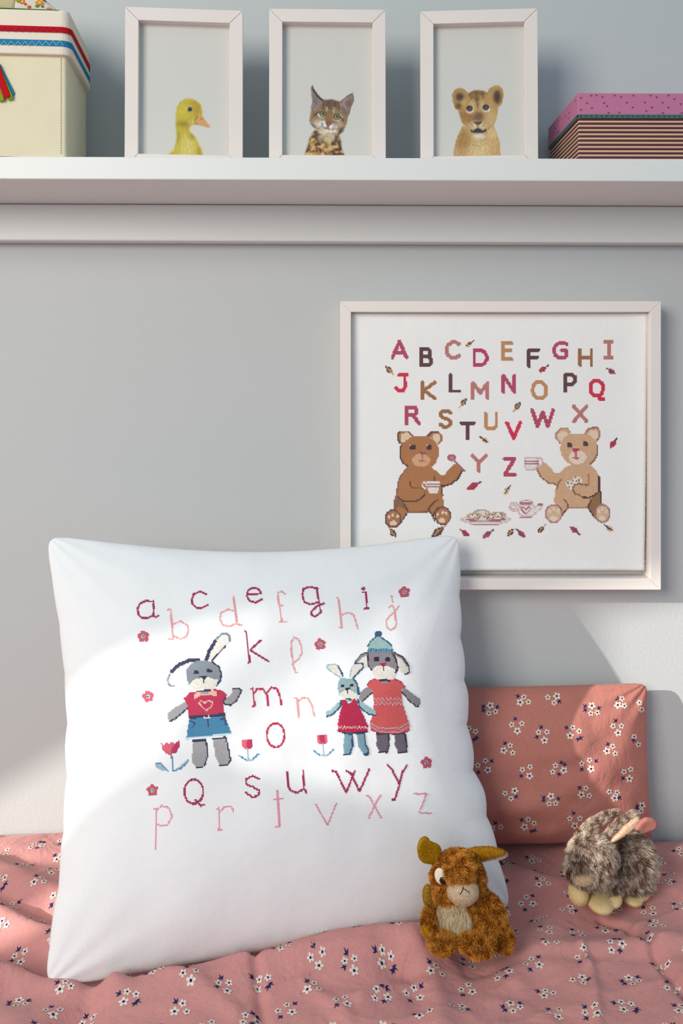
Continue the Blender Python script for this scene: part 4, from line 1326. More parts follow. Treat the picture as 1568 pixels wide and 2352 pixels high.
dec = Decal()
bmp = BatchMap()
rot = math.radians(-14)
cr, sr = math.cos(rot), math.sin(rot)
va = np.array((686 / ZS * MPX, 0.0)); vb = np.array((-285 / ZS * MPX, 640 / ZS * MPX))
for ia in range(-16, 17):
    for ib in range(-12, 13):
        o2 = va * ia + vb * ib
        for fl_, sp_ in TILE:
            tfm = lambda x, y: ((o2[0] + (x - 450) / ZS * MPX) * cr - (o2[1] + (y - 430) / ZS * MPX) * sr + .05,
                                (o2[0] + (x - 450) / ZS * MPX) * sr + (o2[1] + (y - 430) / ZS * MPX) * cr)
            c0 = tfm(fl_[0][0], fl_[0][1])
            X_, Y_ = c0[0], -0.46 - c0[1]
            if not (-0.62 < X_ < 0.68 and -0.80 < Y_ < -0.034): continue
            fw = [(*[(q[0], -0.46 - q[1]) for q in [tfm(f[0], f[1])]][0], f[2]) for f in fl_]
            sw = [(*[(q[0], -0.46 - q[1]) for q in [tfm(f[0], f[1])]][0], f[2]) for f in sp_]
            put_cluster(dec, fw, sw, bmp, RNG)
allp = np.concatenate(bmp.pts); alll = np.concatenate(bmp.lift)
mp = np.concatenate([bed_map(allp[i:i + 40000], 1.0) - np.stack([allp[i:i + 40000, 0], allp[i:i + 40000, 1], bed_h(allp[i:i + 40000, 0], allp[i:i + 40000, 1])], 1) for i in range(0, len(allp), 40000)])
zz = np.concatenate([bed_h(allp[i:i + 40000, 0], allp[i:i + 40000, 1]) for i in range(0, len(allp), 40000)])
allw = np.stack([allp[:, 0], allp[:, 1], zz], 1) + mp * alll[:, None]
dec.V = [allw[v[:, 0].astype(int)] for v in dec.V]
dec.build('flower_print', dcov, dorg)


# ------------------------------------------------------------------ soft pillow patches
def make_pillow_surface(BL, BR, TL, TR, au, av_top, av_bot, tf_, tb_, scal=0.0, seed=0, powr=2.6, wr=0.0):
    BL, BR, TL, TR = (np.array(q) for q in (BL, BR, TL, TR))
    nrm = np.cross(BR - BL, TL - BL); nrm /= np.linalg.norm(nrm)
    if nrm[1] > 0: nrm = -nrm

    def surf(u, v, side=1):
        u = np.asarray(u, float); v = np.asarray(v, float)
        su = np.sin(np.pi * np.clip(v, 0, 1)); sv = np.sin(np.pi * np.clip(u, 0, 1))
        ue = .5 + (u - .5) * (1 - 2 * au * su)
        if scal:
            ue = ue + (np.abs(2 * u - 1) ** 10) * np.sign(u - .5) * scal * (.35 + .65 * u) * (np.abs(np.sin(v * 27 + 1 + u * 2)) ** .7 - .5 + .6 * vnoise(v * 14, u * 3, seed)) * su * (1.25 - v * .7)
        cu_, cv_ = np.minimum(u, 1 - u), np.minimum(v, 1 - v)
        rc = 0.016 * np.exp(-np.clip(cu_ + cv_, 0, 1) / .022)                    # blunt corners
        ue = ue + rc * np.sign(.5 - u)
        v = v + rc * np.sign(.5 - v) * 0
        av = np.where(v > .5, av_top, av_bot)
        ve = .5 + (v - .5) * (1 - 2 * av * sv) + rc * np.sign(.5 - v)
        b = ((BL * ((1 - ue) * (1 - ve))[..., None] + BR * (ue * (1 - ve))[..., None] + TL * ((1 - ue) * ve)[..., None] + TR * (ue * ve)[..., None]))
        w = (np.clip(1 - np.abs(2 * u - 1) ** powr, 0, 1) * np.clip(1 - np.abs(2 * v - 1) ** powr, 0, 1)) ** .6
        w = w * (1.12 - .24 * v)
        if wr:
            cu = np.minimum(u, 1 - u); cv = np.minimum(v, 1 - v)
            w = w + wr * w ** .5 * (vnoise(u * 4 + seed, v * 6, seed) * .6 + .5 * vnoise(u * 11, v * 9 + seed, seed + 1)
                 + .8 * np.exp(-(cu + cv) * 6) * np.sin((np.arctan2(cv + .01, cu + .01)) * 16))
        t = tf_ if side > 0 else -tb_
        return b + nrm * (w * t)[..., None]
    return surf


def pillow_mesh(name, surf, nu_, nv_, W, H, origin, m_, parent):
    g1 = .5 - .5 * np.cos(np.linspace(0, np.pi, nu_)); g1 = .5 * g1 + .5 * np.linspace(0, 1, nu_)
    g2 = .5 - .5 * np.cos(np.linspace(0, np.pi, nv_)); g2 = .5 * g2 + .5 * np.linspace(0, 1, nv_)
    U, Vv = np.meshgrid(g1, g2, indexing='ij')
    a = surf(U.ravel(), Vv.ravel(), 1); b2 = surf(U.ravel(), Vv.ravel(), -1)
    V = np.concatenate([a, b2]) - np.array(origin)
    uv = np.stack([U.ravel() * W, Vv.ravel() * H], 1)
    me = mesh_np(name, V, [grid_faces(nu_, nv_), grid_faces(nu_, nv_, nu_ * nv_)[:, ::-1]], uv=np.concatenate([uv, uv]))
    bm = bmesh.new(); bm.from_mesh(me)
    bmesh.ops.remove_doubles(bm, verts=bm.verts, dist=1e-5)
    bmesh.ops.recalc_face_normals(bm, faces=bm.faces)
    bm.to_mesh(me); bm.free()
    return link(name, me, m_, parent, True)


# pink floral pillow leaning on the wall
PBL, PBR = P(800, 1948, 0.998), P(1500, 1933, 0.998)
PTL, PTR = P(820, 1578, 1.008), P(1487, 1568, 1.008)
psurf = make_pillow_surface(PBL, PBR, PTL, PTR, 0.012, 0.012, 0.02, 0.047, 0.012, 0.0, 3, 2.4, 0.13)
porg = (PBL + PBR) / 2
pil = empty('floral_pillow', porg, 'dusty pink pillow with white flower print propped against the wall', 'pillow')
pcase = pillow_mesh('pillowcase', psurf, 130, 90, .35, .18, porg, M['pinkpillow'], pil)
pb = BVHTree.FromPolygons([v.co + porg for v in pcase.data.vertices], [p.vertices for p in pcase.data.polygons])
pdec = Decal()
EYE = Vector((0, CAMY, CAMZ))


def pil_map(xy, lift):
    out_ = []
    for x, y in xy:
        px, py = x / MPX, y / MPX
        ray = (P(px, py, 1.0) - EYE).normalized()
        h = pb.ray_cast(EYE, ray)
        if h[0] is None:
            h = pb.find_nearest(P(px, py, 0.97))
        n = h[1] if h[1].dot(ray) < 0 else -h[1]
        out_.append(h[0] + n * lift)
    return np.array(out_)


EXTRA = [
 ([(957, 236, 1), (950, 287, 0), (993, 282, 0)], [(910, 238, 215), (910, 266, 150), (1007, 250, 330)]),
 ([(1131, 232, 1), (1159, 188, 0), (1175, 236, 0)], [(1122, 185, 215)]), ([(1275, 216, 0), (1290, 262, 0)], []),
 ([(812, 436, 1), (829, 382, 0), (872, 406, 0)], [(785, 382, 200), (885, 450, 330), (863, 463, 100)]),
 ([(1132, 417, 1), (1099, 372, 0), (1154, 371, 0)], [(1114, 334, 230)]), ([(1058, 539, 1), (1096, 507, 0), (1114, 555, 0)], [(1062, 490, 240)]),
 ([(1240, 443, 0), (1268, 495, 0)], [(1236, 470, 100)]), ([(952, 658, 1), (890, 622, 0), (942, 599, 0)], [(988, 604, 310), (889, 664, 130)]),
 ([(1208, 724, 1), (1172, 677, 0), (1217, 660, 0)], [(1164, 722, 130)]), ([(176, 884, 1), (208, 833, 0), (233, 880, 0)], [(162, 836, 210)]),
 ([(441, 805, 1), (377, 822, 0), (416, 857, 0)], [(454, 846, 40)]), ([(683, 841, 1), (671, 891, 0), (715, 888, 0)], [(633, 848, 215), (632, 870, 160), (736, 856, 330)]),
 ([(887, 830, 1), (917, 787, 0), (940, 837, 0)], [(873, 783, 215)]), ([(1126, 815, 0), (1073, 811, 0), (1109, 853, 1)], [(1144, 852, 40)]),
 ([(1292, 903, 1), (1286, 940, 0)], [(1261, 905, 250), (1257, 929, 130)]), ([(288, 1055, 1), (349, 1047, 0)], [(311, 1018, 230)]),
 ([(507, 1046, 1), (532, 996, 0), (571, 1021, 0)], [(486, 998, 200), (553, 1078, 110), (578, 1070, 20)]), ([(810, 990, 0), (877, 989, 0), (843, 1038, 1)], [(834, 952, 240)]),
]
LIFT = .00022
for fl_, sp_ in TILE + EXTRA:
    cv = lambda q: ((1030 + q[0] / ZS) * MPX, (1540 + q[1] / ZS) * MPX, q[2])
    put_cluster(pdec, [cv(q) for q in fl_], [(*cv(q)[:2], -q[2]) for q in sp_], pil_map, RNG)
pdec.build('flower_print', pcase, porg)
# ------------------------------------------------------------------ embroidered white cushion
csurf = make_pillow_surface(CBL, CBR, CTL, CTR, 0.047, 0.050, 0.004, 0.052, 0.036, 0.012, 9, 2.6, 0.05)
corg = (CBL + CBR) / 2
cush = empty('embroidered_cushion', corg, 'big white square cushion embroidered with rabbits and small letters', 'cushion')
CW, CH = (CBR - CBL).length, ((CTL - CBL).length + (CTR - CBR).length) / 2
ccov = pillow_mesh('cushion_cover', csurf, 200, 180, CW, CH, corg, M['cushion'], cush)
cs = 0.00120
NU, NV = int(CW / cs), int(CH / cs)
cc = Cloth(lambda u, v: csurf(u / NU, v / NV, 1), NU, NV, 0.0009)
MAG, PNK2 = (172, 26, 84), (244, 168, 166)
zA, zC, z6, z7, zB = (280, 1330, 4.612), (560, 1330, 3.92), (290, 1320, 3.824), (640, 1320, 3.733), (320, 1740, 2.306)


def ell_pts(cx, cy, rx, ry, n=20):
    return [(cx + rx * math.cos(a), cy + ry * math.sin(a)) for a in np.linspace(0, 2 * math.pi, n + 1)]


LOW = [
 ('a', zA, MAG, [[(330, 240), (250, 232), (190, 260), (162, 320), (175, 380), (220, 415), (265, 415), (325, 385)], [(335, 235), (335, 390), (355, 405), (385, 390)]]),
 ('b', zA, PNK2, [[(485, 325), (512, 320), (530, 480), (540, 630), (490, 640)], [(530, 485), (620, 445), (690, 490), (705, 550), (680, 610), (620, 635), (545, 605)]]),
 ('c', zA, MAG, [[(895, 160), (830, 130), (760, 160), (740, 220), (750, 270), (790, 305), (840, 310), (905, 275)]]),
 ('d', zA, PNK2, [[(1180, 180), (1200, 330), (1215, 475), (1265, 490)], [(1195, 340), (1120, 320), (1050, 360), (1035, 420), (1060, 480), (1130, 505), (1210, 470)]]),
 ('e', zA, MAG, [[(1322, 162), (1475, 155), (1450, 110), (1390, 90), (1335, 120), (1322, 180), (1350, 230), (1410, 250), (1485, 215)]]),
 ('f', zC, PNK2, [[(370, 135), (340, 110), (305, 125), (305, 160), (335, 350), (345, 375), (320, 385), (380, 382)], [(310, 240), (345, 237)]]),
 ('g', zC, MAG, [[(665, 85), (590, 70), (535, 90), (525, 150), (545, 210), (600, 230), (675, 205)], [(655, 85), (680, 220), (690, 300), (640, 340), (605, 320), (605, 295), (650, 250), (690, 230), (720, 220)]]),
 ('h', zC, PNK2, [[(835, 165), (850, 180), (880, 440), (860, 435)], [(875, 330), (930, 300), (985, 320), (1005, 380), (1025, 450)]]),
 ('i', zC, MAG, [[(1066, 86), (1084, 86)], [(1075, 76), (1075, 96)], [(1068, 120), (1095, 118), (1105, 260)], [(1085, 266), (1122, 263)]]),
 ('j', zC, PNK2, [[(1320, 158), (1340, 158)], [(1330, 150), (1338, 210)], [(1302, 255), (1335, 235), (1360, 290), (1300, 340), (1280, 380), (1285, 430), (1320, 460), (1355, 440), (1370, 400), (1355, 300), (1390, 245)]]),
 ('k', zC, MAG, [[(8, 472), (20, 480), (50, 750), (35, 755)], [(150, 552), (55, 640), (220, 740)]]),
 ('l', zC, PNK2, [[(478, 838), (465, 840), (450, 800), (425, 650), (425, 570), (450, 525), (490, 545), (515, 600), (520, 670), (490, 720), (430, 768)]]),
 ('m', z6, (200, 36, 84), [[(1095, 1005), (1110, 1000), (1125, 1150), (1110, 1155)], [(1115, 1050), (1150, 1000), (1200, 1005), (1235, 1060), (1245, 1150)], [(1235, 1040), (1270, 990), (1320, 1000), (1345, 1060), (1360, 1140)]]),
 ('n', z7, PNK2, [[(135, 1060), (155, 1060), (170, 1230)], [(160, 1090), (200, 1055), (250, 1060), (280, 1110), (305, 1220)]]),
 ('o', z6, (200, 36, 84), [ell_pts(1310, 1410, 78, 105)]),
 ('p', zB, (240, 160, 176), [[(78, 274), (88, 268), (88, 490)], [(88, 280), (120, 255), (155, 265), (173, 310), (150, 355), (115, 360), (88, 350)]]),
 ('q', zB, MAG, [ell_pts(288, 180, 50, 65), [(296, 222), (310, 235), (325, 255), (342, 250)]]),
 ('r', zB, (240, 160, 176), [[(410, 270), (420, 268), (425, 380)], [(425, 290), (450, 260), (490, 262), (500, 290)], [(415, 381), (435, 380)]]),
 ('s', zB, MAG, [[(635, 115), (600, 97), (565, 115), (565, 140), (600, 155), (635, 175), (630, 200), (600, 210), (562, 185)]]),
 ('t', zB, (240, 160, 176), [[(730, 175), (742, 365), (722, 365)], [(710, 222), (760, 220)]]),
 ('u', zB, MAG, [[(780, 75), (788, 150), (800, 175), (835, 187), (870, 165), (868, 70)], [(870, 165), (885, 185)]]),
 ('v', zB, (240, 160, 176), [[(935, 250), (995, 358), (1045, 238)]]),
 ('w', zB, MAG, [[(1020, 70), (1040, 75), (1095, 185), (1140, 70)], [(1095, 70), (1120, 85), (1165, 180), (1215, 65)]]),
 ('x', zB, (240, 160, 176), [[(1200, 200), (1215, 205), (1245, 260), (1280, 318)], [(1275, 200), (1255, 235), (1215, 318)]]),
 ('y', zB, MAG, [[(1315, 40), (1335, 60), (1375, 140)], [(1415, 42), (1390, 80), (1375, 150), (1350, 225), (1337, 222)]]),
 ('z', zB, (240, 160, 176), [[(1455, 192), (1520, 192), (1480, 292), (1540, 295)]]),
]
for ch, tf, colr, sts in LOW:
    wpx = 4.3 if colr == MAG or ch in 'mo' else 3.3
    cc.stitch('stitched_letter', [('l', colr, wpx * tf[2], st) for st in sts], tf, ccov, corg, 'stitched small letter ' + ch)
RED = (208, 86, 104)
for fx, fy in ((329, 1462), (928, 1360), (735, 1480), (340, 1600), (979, 1752), (350, 1815)):
    ops = [('e', RED, 8 * math.cos(a), 8 * math.sin(a), 5.6, 5.6) for a in np.radians((45, 117, 189, 261, 333))] + [('e', (170, 200, 212), 0, 0, 4.5, 4.5), ('e', (60, 110, 150), 0, 0, 2.2, 2.2)]
    cc.stitch('stitched_flower', ops, (fx, fy, 1.0), ccov, corg)
T1, T2, S1, S2 = (226, 96, 118), (190, 34, 84), (86, 146, 182), (160, 192, 206)
cc.stitch('stitched_tulip', [('p', T1, [(305, 1478), (330, 1500), (350, 1472), (375, 1490), (400, 1470), (425, 1488), (462, 1460), (468, 1510), (440, 1560), (380, 1585), (330, 1555), (312, 1520)]),
   ('p', T2, [(425, 1488), (462, 1460), (468, 1510), (440, 1560), (390, 1580), (400, 1530)]), ('l', S1, 12, [(398, 1585), (410, 1720)]), ('p', S2, [(252, 1655), (300, 1650), (330, 1690), (365, 1725), (320, 1720), (260, 1690)]), ('l', S1, 12, [(260, 1652), (300, 1655), (365, 1722)]),
   ('l', S2, 16, [(540, 1630), (500, 1670), (430, 1722)]), ('l', S1, 12, [(542, 1628), (535, 1650), (480, 1700), (415, 1725)])], z6, ccov, corg)
cc.stitch('stitched_tulip', [('p', T1, [(1010, 1450), (1105, 1440), (1102, 1525), (1040, 1532), (1018, 1510)]), ('p', T2, [(1060, 1450), (1105, 1440), (1102, 1525), (1055, 1530)]), ('l', S2, 10, [(1062, 1530), (1075, 1630)]),
   ('l', S2, 14, [(980, 1585), (1010, 1600), (1060, 1635), (1110, 1632)]), ('l', S1, 12, [(1000, 1595), (1045, 1625)]), ('l', S1, 14, [(1160, 1575), (1110, 1620)])], z6, ccov, corg)
cc.stitch('stitched_tulip', [('p', T1, [(330, 1372), (412, 1366), (416, 1440), (370, 1455), (335, 1448)]), ('p', T2, [(345, 1372), (360, 1450), (400, 1448), (390, 1370)]), ('l', S2, 9, [(375, 1450), (385, 1555)]),
   ('l', S2, 12, [(295, 1505), (345, 1548), (410, 1552)]), ('l', S1, 12, [(305, 1512), (345, 1545)]), ('l', S1, 13, [(468, 1500), (420, 1545)])], z7, ccov, corg)

NV_, GR, GL, CRM = (46, 48, 84), (138, 146, 156), (172, 168, 170), (240, 234, 224)
CR = (204, 38, 84)
rab1 = [
 ('p', CRM, [(900, 520), (950, 380), (1060, 200), (1180, 90), (1280, 140), (1280, 230), (1130, 390), (1000, 520)]), ('l', NV_, 55, [(912, 520), (955, 385), (1050, 225)]), ('l', GR, 34, [(1070, 190), (1150, 115), (1230, 98), (1278, 150), (1282, 220)]), ('l', NV_, 14, [(1210, 300), (1000, 520)]),
 ('p', (236, 236, 236), [(740, 500), (520, 560), (350, 700), (300, 820), (320, 920), (400, 930), (500, 850), (620, 650)]), ('l', NV_, 58, [(790, 520), (640, 525), (480, 595), (365, 700)]), ('l', GR, 28, [(340, 745), (305, 830), (330, 910), (400, 928)]),
 ('p', GR, [(700, 560), (800, 520), (920, 530), (1030, 560), (1110, 640), (1145, 720), (1140, 820), (1090, 900), (640, 900), (600, 800), (590, 700), (630, 620)]),
 ('p', CRM, [(800, 800), (950, 790), (1090, 830), (1080, 900), (1010, 980), (720, 990), (640, 910), (700, 830)]), ('l', NV_, 22, [(1000, 540), (1110, 630), (1145, 730), (1135, 830), (1070, 930)]),
 ('r', (28, 32, 62), 716, 683, 797, 737), ('r', (28, 32, 62), 923, 653, 1002, 717), ('r', GR, 770, 680, 800, 698), ('r', GR, 978, 650, 1004, 668), ('p', (28, 32, 62), [(792, 768), (942, 758), (880, 828)]), ('l', (28, 32, 62), 8, [(875, 820), (878, 880)]),
 ('p', GL, [(580, 1175), (640, 1240), (420, 1460), (350, 1480), (300, 1420), (300, 1360), (420, 1260)]), ('l', NV_, 22, [(645, 1250), (410, 1450), (345, 1475)]),
 ('p', CR, [(740, 1010), (1060, 975), (1170, 1000), (1240, 1070), (1180, 1140), (1195, 1350), (640, 1400), (630, 1240), (560, 1120), (640, 1030)]),
 ('p', (248, 196, 172), [(710, 1060), (780, 1010), (990, 980), (1075, 1010), (1070, 1090), (960, 1060), (820, 1075), (730, 1130)]), ('r', GL, 830, 1010, 950, 1058), ('l', NV_, 24, [(805, 1003), (975, 990)]),
 ('l', (248, 200, 180), 20, [(905, 1310), (800, 1200), (830, 1150), (890, 1190), (940, 1150), (1010, 1180), (990, 1250), (905, 1310)]),
 ('p', GL, [(1180, 1150), (1310, 1050), (1330, 960), (1410, 955), (1465, 1000), (1380, 1160), (1290, 1225), (1200, 1215)]), ('l', NV_, 15, [(1330, 960), (1410, 955), (1465, 1000), (1380, 1160), (1290, 1225), (1200, 1215), (1180, 1150), (1220, 1110)]),
 ('p', (66, 136, 178), [(650, 1430), (1200, 1390), (1240, 1500), (1300, 1650), (960, 1700), (600, 1750), (620, 1600)]), ('l', NV_, 44, [(660, 1420), (1190, 1370)]), ('l', CRM, 16, [(880, 1400), (890, 1430), (960, 1425), (955, 1380)]),
 ('l', (206, 226, 236), 30, [(600, 1745), (930, 1715), (1300, 1670)]), ('l', NV_, 10, [(660, 1470), (730, 1510), (690, 1580)]), ('l', NV_, 10, [(1130, 1450), (1200, 1430), (1220, 1530)]), ('l', NV_, 10, [(925, 1430), (935, 1560)]),
 ('p', GL, [(710, 1780), (900, 1770), (930, 2040), (880, 2180), (760, 2200), (695, 2120), (690, 1900)]), ('p', GL, [(1010, 1750), (1200, 1730), (1260, 1950), (1290, 2080), (1250, 2160), (1120, 2170), (1060, 2050)]),
 ('l', NV_, 20, [(905, 1770), (920, 1900), (925, 2040), (880, 2180), (750, 2205)]), ('l', NV_, 20, [(1210, 1730), (1240, 1830), (1265, 1960), (1290, 2080), (1250, 2150), (1120, 2170)]), ('l', NV_, 30, [(700, 1785), (900, 1770)]), ('l', NV_, 30, [(1010, 1750), (1210, 1730)]),
]
DKP, GB, TE, TED, CO = (58, 48, 66), (154, 146, 150), (156, 188, 190), (44, 88, 124), (220, 92, 92)
rab3 = [
 ('p', CRM, [(690, 385), (580, 420), (510, 500), (500, 560), (600, 640), (690, 600)]), ('l', GB, 46, [(680, 400), (580, 435), (515, 515)]), ('l', DKP, 16, [(690, 378), (580, 410), (500, 520)]),
 ('p', CRM, [(1060, 390), (1180, 430), (1280, 560), (1310, 660), (1260, 720), (1180, 680), (1100, 560)]), ('l', GB, 44, [(1080, 405), (1200, 460), (1275, 570)]), ('l', DKP, 20, [(1075, 385), (1200, 450), (1290, 580), (1305, 680), (1240, 715)]),
 ('p', (146, 138, 144), [(690, 380), (1060, 380), (1110, 500), (1130, 620), (1100, 690), (740, 660), (690, 560)]), ('p', CRM, [(790, 600), (850, 580), (990, 590), (1090, 640), (1110, 700), (1060, 770), (800, 790), (760, 720), (740, 660)]),
 ('l', DKP, 18, [(680, 400), (690, 580), (740, 650)]), ('l', DKP, 26, [(1055, 400), (1110, 500), (1130, 620), (1095, 690)]),
 ('r', (34, 26, 40), 780, 453, 846, 512), ('r', (34, 26, 40), 948, 458, 1012, 517), ('p', (170, 32, 58), [(848, 543), (968, 543), (920, 615)]), ('l', (34, 26, 40), 8, [(915, 615), (918, 660)]),
 ('p', (160, 194, 190), [(680, 290), (720, 220), (800, 150), (870, 150), (960, 210), (1040, 280), (1055, 335), (680, 335)]), ('r', (120, 166, 180), 680, 325, 1060, 382), ('st', (58, 112, 146), 680, 325, 1060, 382, 38),
 ('l', TED, 8, [(680, 290), (720, 220), (800, 150)]), ('l', TED, 8, [(870, 150), (960, 210), (1040, 280)]), ('e', (48, 92, 132), 835, 105, 54, 48),
 ('p', GB, [(700, 900), (750, 980), (600, 1120), (550, 1080), (560, 990), (640, 920)]), ('l', DKP, 20, [(750, 985), (660, 1060), (600, 1120)]), ('p', GB, [(1200, 950), (1230, 910), (1470, 1090), (1470, 1160), (1430, 1190), (1200, 1010)]), ('l', DKP, 20, [(1195, 980), (1300, 1100), (1400, 1190), (1440, 1185)]),
 ('p', CO, [(720, 800), (800, 780), (870, 790), (940, 860), (1010, 790), (1080, 780), (1170, 820), (1235, 900), (1180, 960), (1210, 1180), (1260, 1330), (1310, 1480), (1305, 1550), (1150, 1600), (900, 1600), (730, 1540), (710, 1430), (750, 1330), (770, 1200), (755, 960), (670, 880)]),
 ('zz', (196, 178, 190), 1085, 22, 62, 9, 765, 1200), ('zz', (196, 178, 190), 1150, 22, 62, 9, 765, 1205), ('l', (190, 60, 84), 12, [(670, 880), (720, 805), (800, 782)]), ('l', (190, 60, 84), 12, [(1080, 782), (1170, 820), (1235, 900)]),
 ('l', (200, 170, 180), 14, [(720, 1440), (850, 1520), (1150, 1520), (1300, 1430)]), ('l', (200, 170, 180), 14, [(720, 1490), (860, 1575), (1150, 1580), (1300, 1490)]), ('l', (180, 50, 80), 14, [(730, 1545), (900, 1605), (1150, 1605), (1305, 1555)]),
 ('r', GB, 895, 800, 990, 850), ('l', DKP, 34, [(872, 802), (1008, 802)]),
 ('p', (112, 102, 114), [(815, 1610), (990, 1610), (1000, 1760), (970, 1880), (860, 1880), (810, 1780)]), ('p', (112, 102, 114), [(1075, 1620), (1240, 1605), (1265, 1760), (1260, 1870), (1140, 1890), (1090, 1780)]),
 ('l', DKP, 22, [(990, 1615), (1000, 1760), (970, 1880), (855, 1885)]), ('l', DKP, 22, [(1240, 1610), (1265, 1760), (1262, 1875), (1140, 1892)]), ('l', DKP, 24, [(815, 1605), (990, 1608)]), ('l', DKP, 20, [(1080, 1610), (1240, 1602)]),
]
rab2 = [
 ('p', CRM, [(65, 570), (190, 560), (260, 620), (310, 740), (270, 760), (180, 690), (70, 620)]), ('l', S2, 16, [(65, 580), (190, 560), (250, 600)]), ('l', S2, 14, [(65, 590), (80, 630), (180, 700), (260, 755)]), ('l', TED, 20, [(240, 600), (280, 670), (310, 745)]),
 ('p', CRM, [(490, 545), (600, 550), (615, 610), (450, 780), (410, 740), (430, 620)]), ('l', S2, 16, [(490, 550), (430, 630), (415, 740)]), ('l', TED, 22, [(490, 545), (600, 548), (615, 610), (540, 680), (455, 780)]),
 ('p', TE, [(270, 770), (450, 770), (520, 850), (540, 980), (500, 1060), (260, 1040), (225, 930), (235, 830)]), ('p', CRM, [(250, 1010), (330, 950), (430, 950), (530, 1010), (510, 1070), (420, 1090), (300, 1080)]), ('l', TED, 22, [(460, 780), (520, 850), (545, 1010)]),
 ('r', (30, 30, 50), 285, 862, 333, 902), ('r', (30, 30, 50), 413, 857, 462, 897), ('p', (30, 30, 50), [(326, 912), (424, 912), (380, 965)]), ('l', (30, 30, 50), 7, [(380, 960), (384, 1000)]), ('l', (240, 180, 170), 18, [(260, 935), (310, 935)]), ('l', (240, 180, 170), 18, [(440, 920), (490, 920)]),
 ('p', (170, 200, 206), [(270, 1090), (290, 1180), (120, 1350), (60, 1350), (40, 1270), (120, 1240)]), ('l', TED, 22, [(275, 1100), (280, 1180), (160, 1310), (60, 1345)]), ('p', (170, 200, 206), [(540, 1090), (800, 1270), (800, 1330), (740, 1330), (560, 1200)]), ('l', TED, 22, [(530, 1080), (560, 1200), (690, 1310), (790, 1325)]),
 ('p', (196, 38, 80), [(290, 1090), (340, 1085), (390, 1160), (470, 1085), (510, 1090), (540, 1180), (620, 1340), (680, 1480), (680, 1560), (600, 1580), (350, 1590), (230, 1560), (225, 1470), (270, 1250), (300, 1170)]),
 ('zz', (248, 200, 190), 1505, 18, 44, 9, 235, 675), ('l', (90, 30, 60), 14, [(230, 1562), (350, 1592), (600, 1582), (680, 1562)]), ('r', TE, 365, 1090, 430, 1125), ('l', TED, 20, [(350, 1085), (435, 1085)]),
 ('p', (140, 176, 190), [(330, 1600), (440, 1600), (450, 1780), (410, 1920), (330, 1920), (310, 1830)]), ('p', (140, 176, 190), [(510, 1590), (630, 1590), (640, 1760), (690, 1850), (680, 1910), (620, 1910), (540, 1800)]),
 ('l', TED, 22, [(440, 1600), (455, 1780), (410, 1915), (325, 1925)]), ('l', TED, 22, [(630, 1600), (645, 1770), (692, 1850), (680, 1912), (615, 1915)]), ('l', TED, 24, [(335, 1605), (440, 1605)]), ('l', TED, 24, [(512, 1598), (630, 1595)]),
]
cc.stitch('stitched_rabbit', rab1, (340, 1440, 6.817), ccov, corg, 'grey stitched rabbit in red top and blue shorts')
cc.stitch('stitched_rabbit', rab3, (740, 1440, 6.533), ccov, corg, 'grey stitched rabbit in coral dress and woolly hat')
cc.hs *= 1.5
cc.stitch('stitched_rabbit', rab2, (740, 1440, 6.533), ccov, corg, 'small blue stitched rabbit in crimson dress')


# ------------------------------------------------------------------ plush toys
def blob_mesh(name, ells, voxel, smooth=6):
    """one continuous skin round a set of ellipsoids (c, r, rot_y degrees)"""
    bm = bmesh.new()
    for c, r, ry, *rest in ells:
        rz = rest[0] if rest else 0
        mtx = Matrix.Translation(c) @ Euler((0, math.radians(ry), math.radians(rz))).to_matrix().to_4x4() @ Matrix.Diagonal((*r, 1))
        bmesh.ops.create_icosphere(bm, subdivisions=4, radius=1.0, matrix=mtx)
    me = bm_mesh(name + '_src', bm)
    o = bpy.data.objects.new(name + '_src', me)
    COL.objects.link(o)
    r = o.modifiers.new('r', 'REMESH'); r.mode = 'VOXEL'; r.voxel_size = voxel
    s = o.modifiers.new('s', 'SMOOTH'); s.iterations = smooth; s.factor = .5
    dg = bpy.context.evaluated_depsgraph_get()
    out_ = bpy.data.meshes.new_from_object(o.evaluated_get(dg))
    out_.name = name
    bpy.data.objects.remove(o, do_unlink=True)
    return out_


def mesh_arrays(me):
    me.calc_loop_triangles()
    n = len(me.vertices)
    co = np.empty(n * 3); me.vertices.foreach_get('co', co); co = co.reshape(-1, 3)
    no = np.empty(n * 3); me.vertices.foreach_get('normal', no); no = no.reshape(-1, 3)
    t = np.empty(len(me.loop_triangles) * 3, np.int32); me.loop_triangles.foreach_get('vertices', t)
    return co, no, t.reshape(-1, 3)


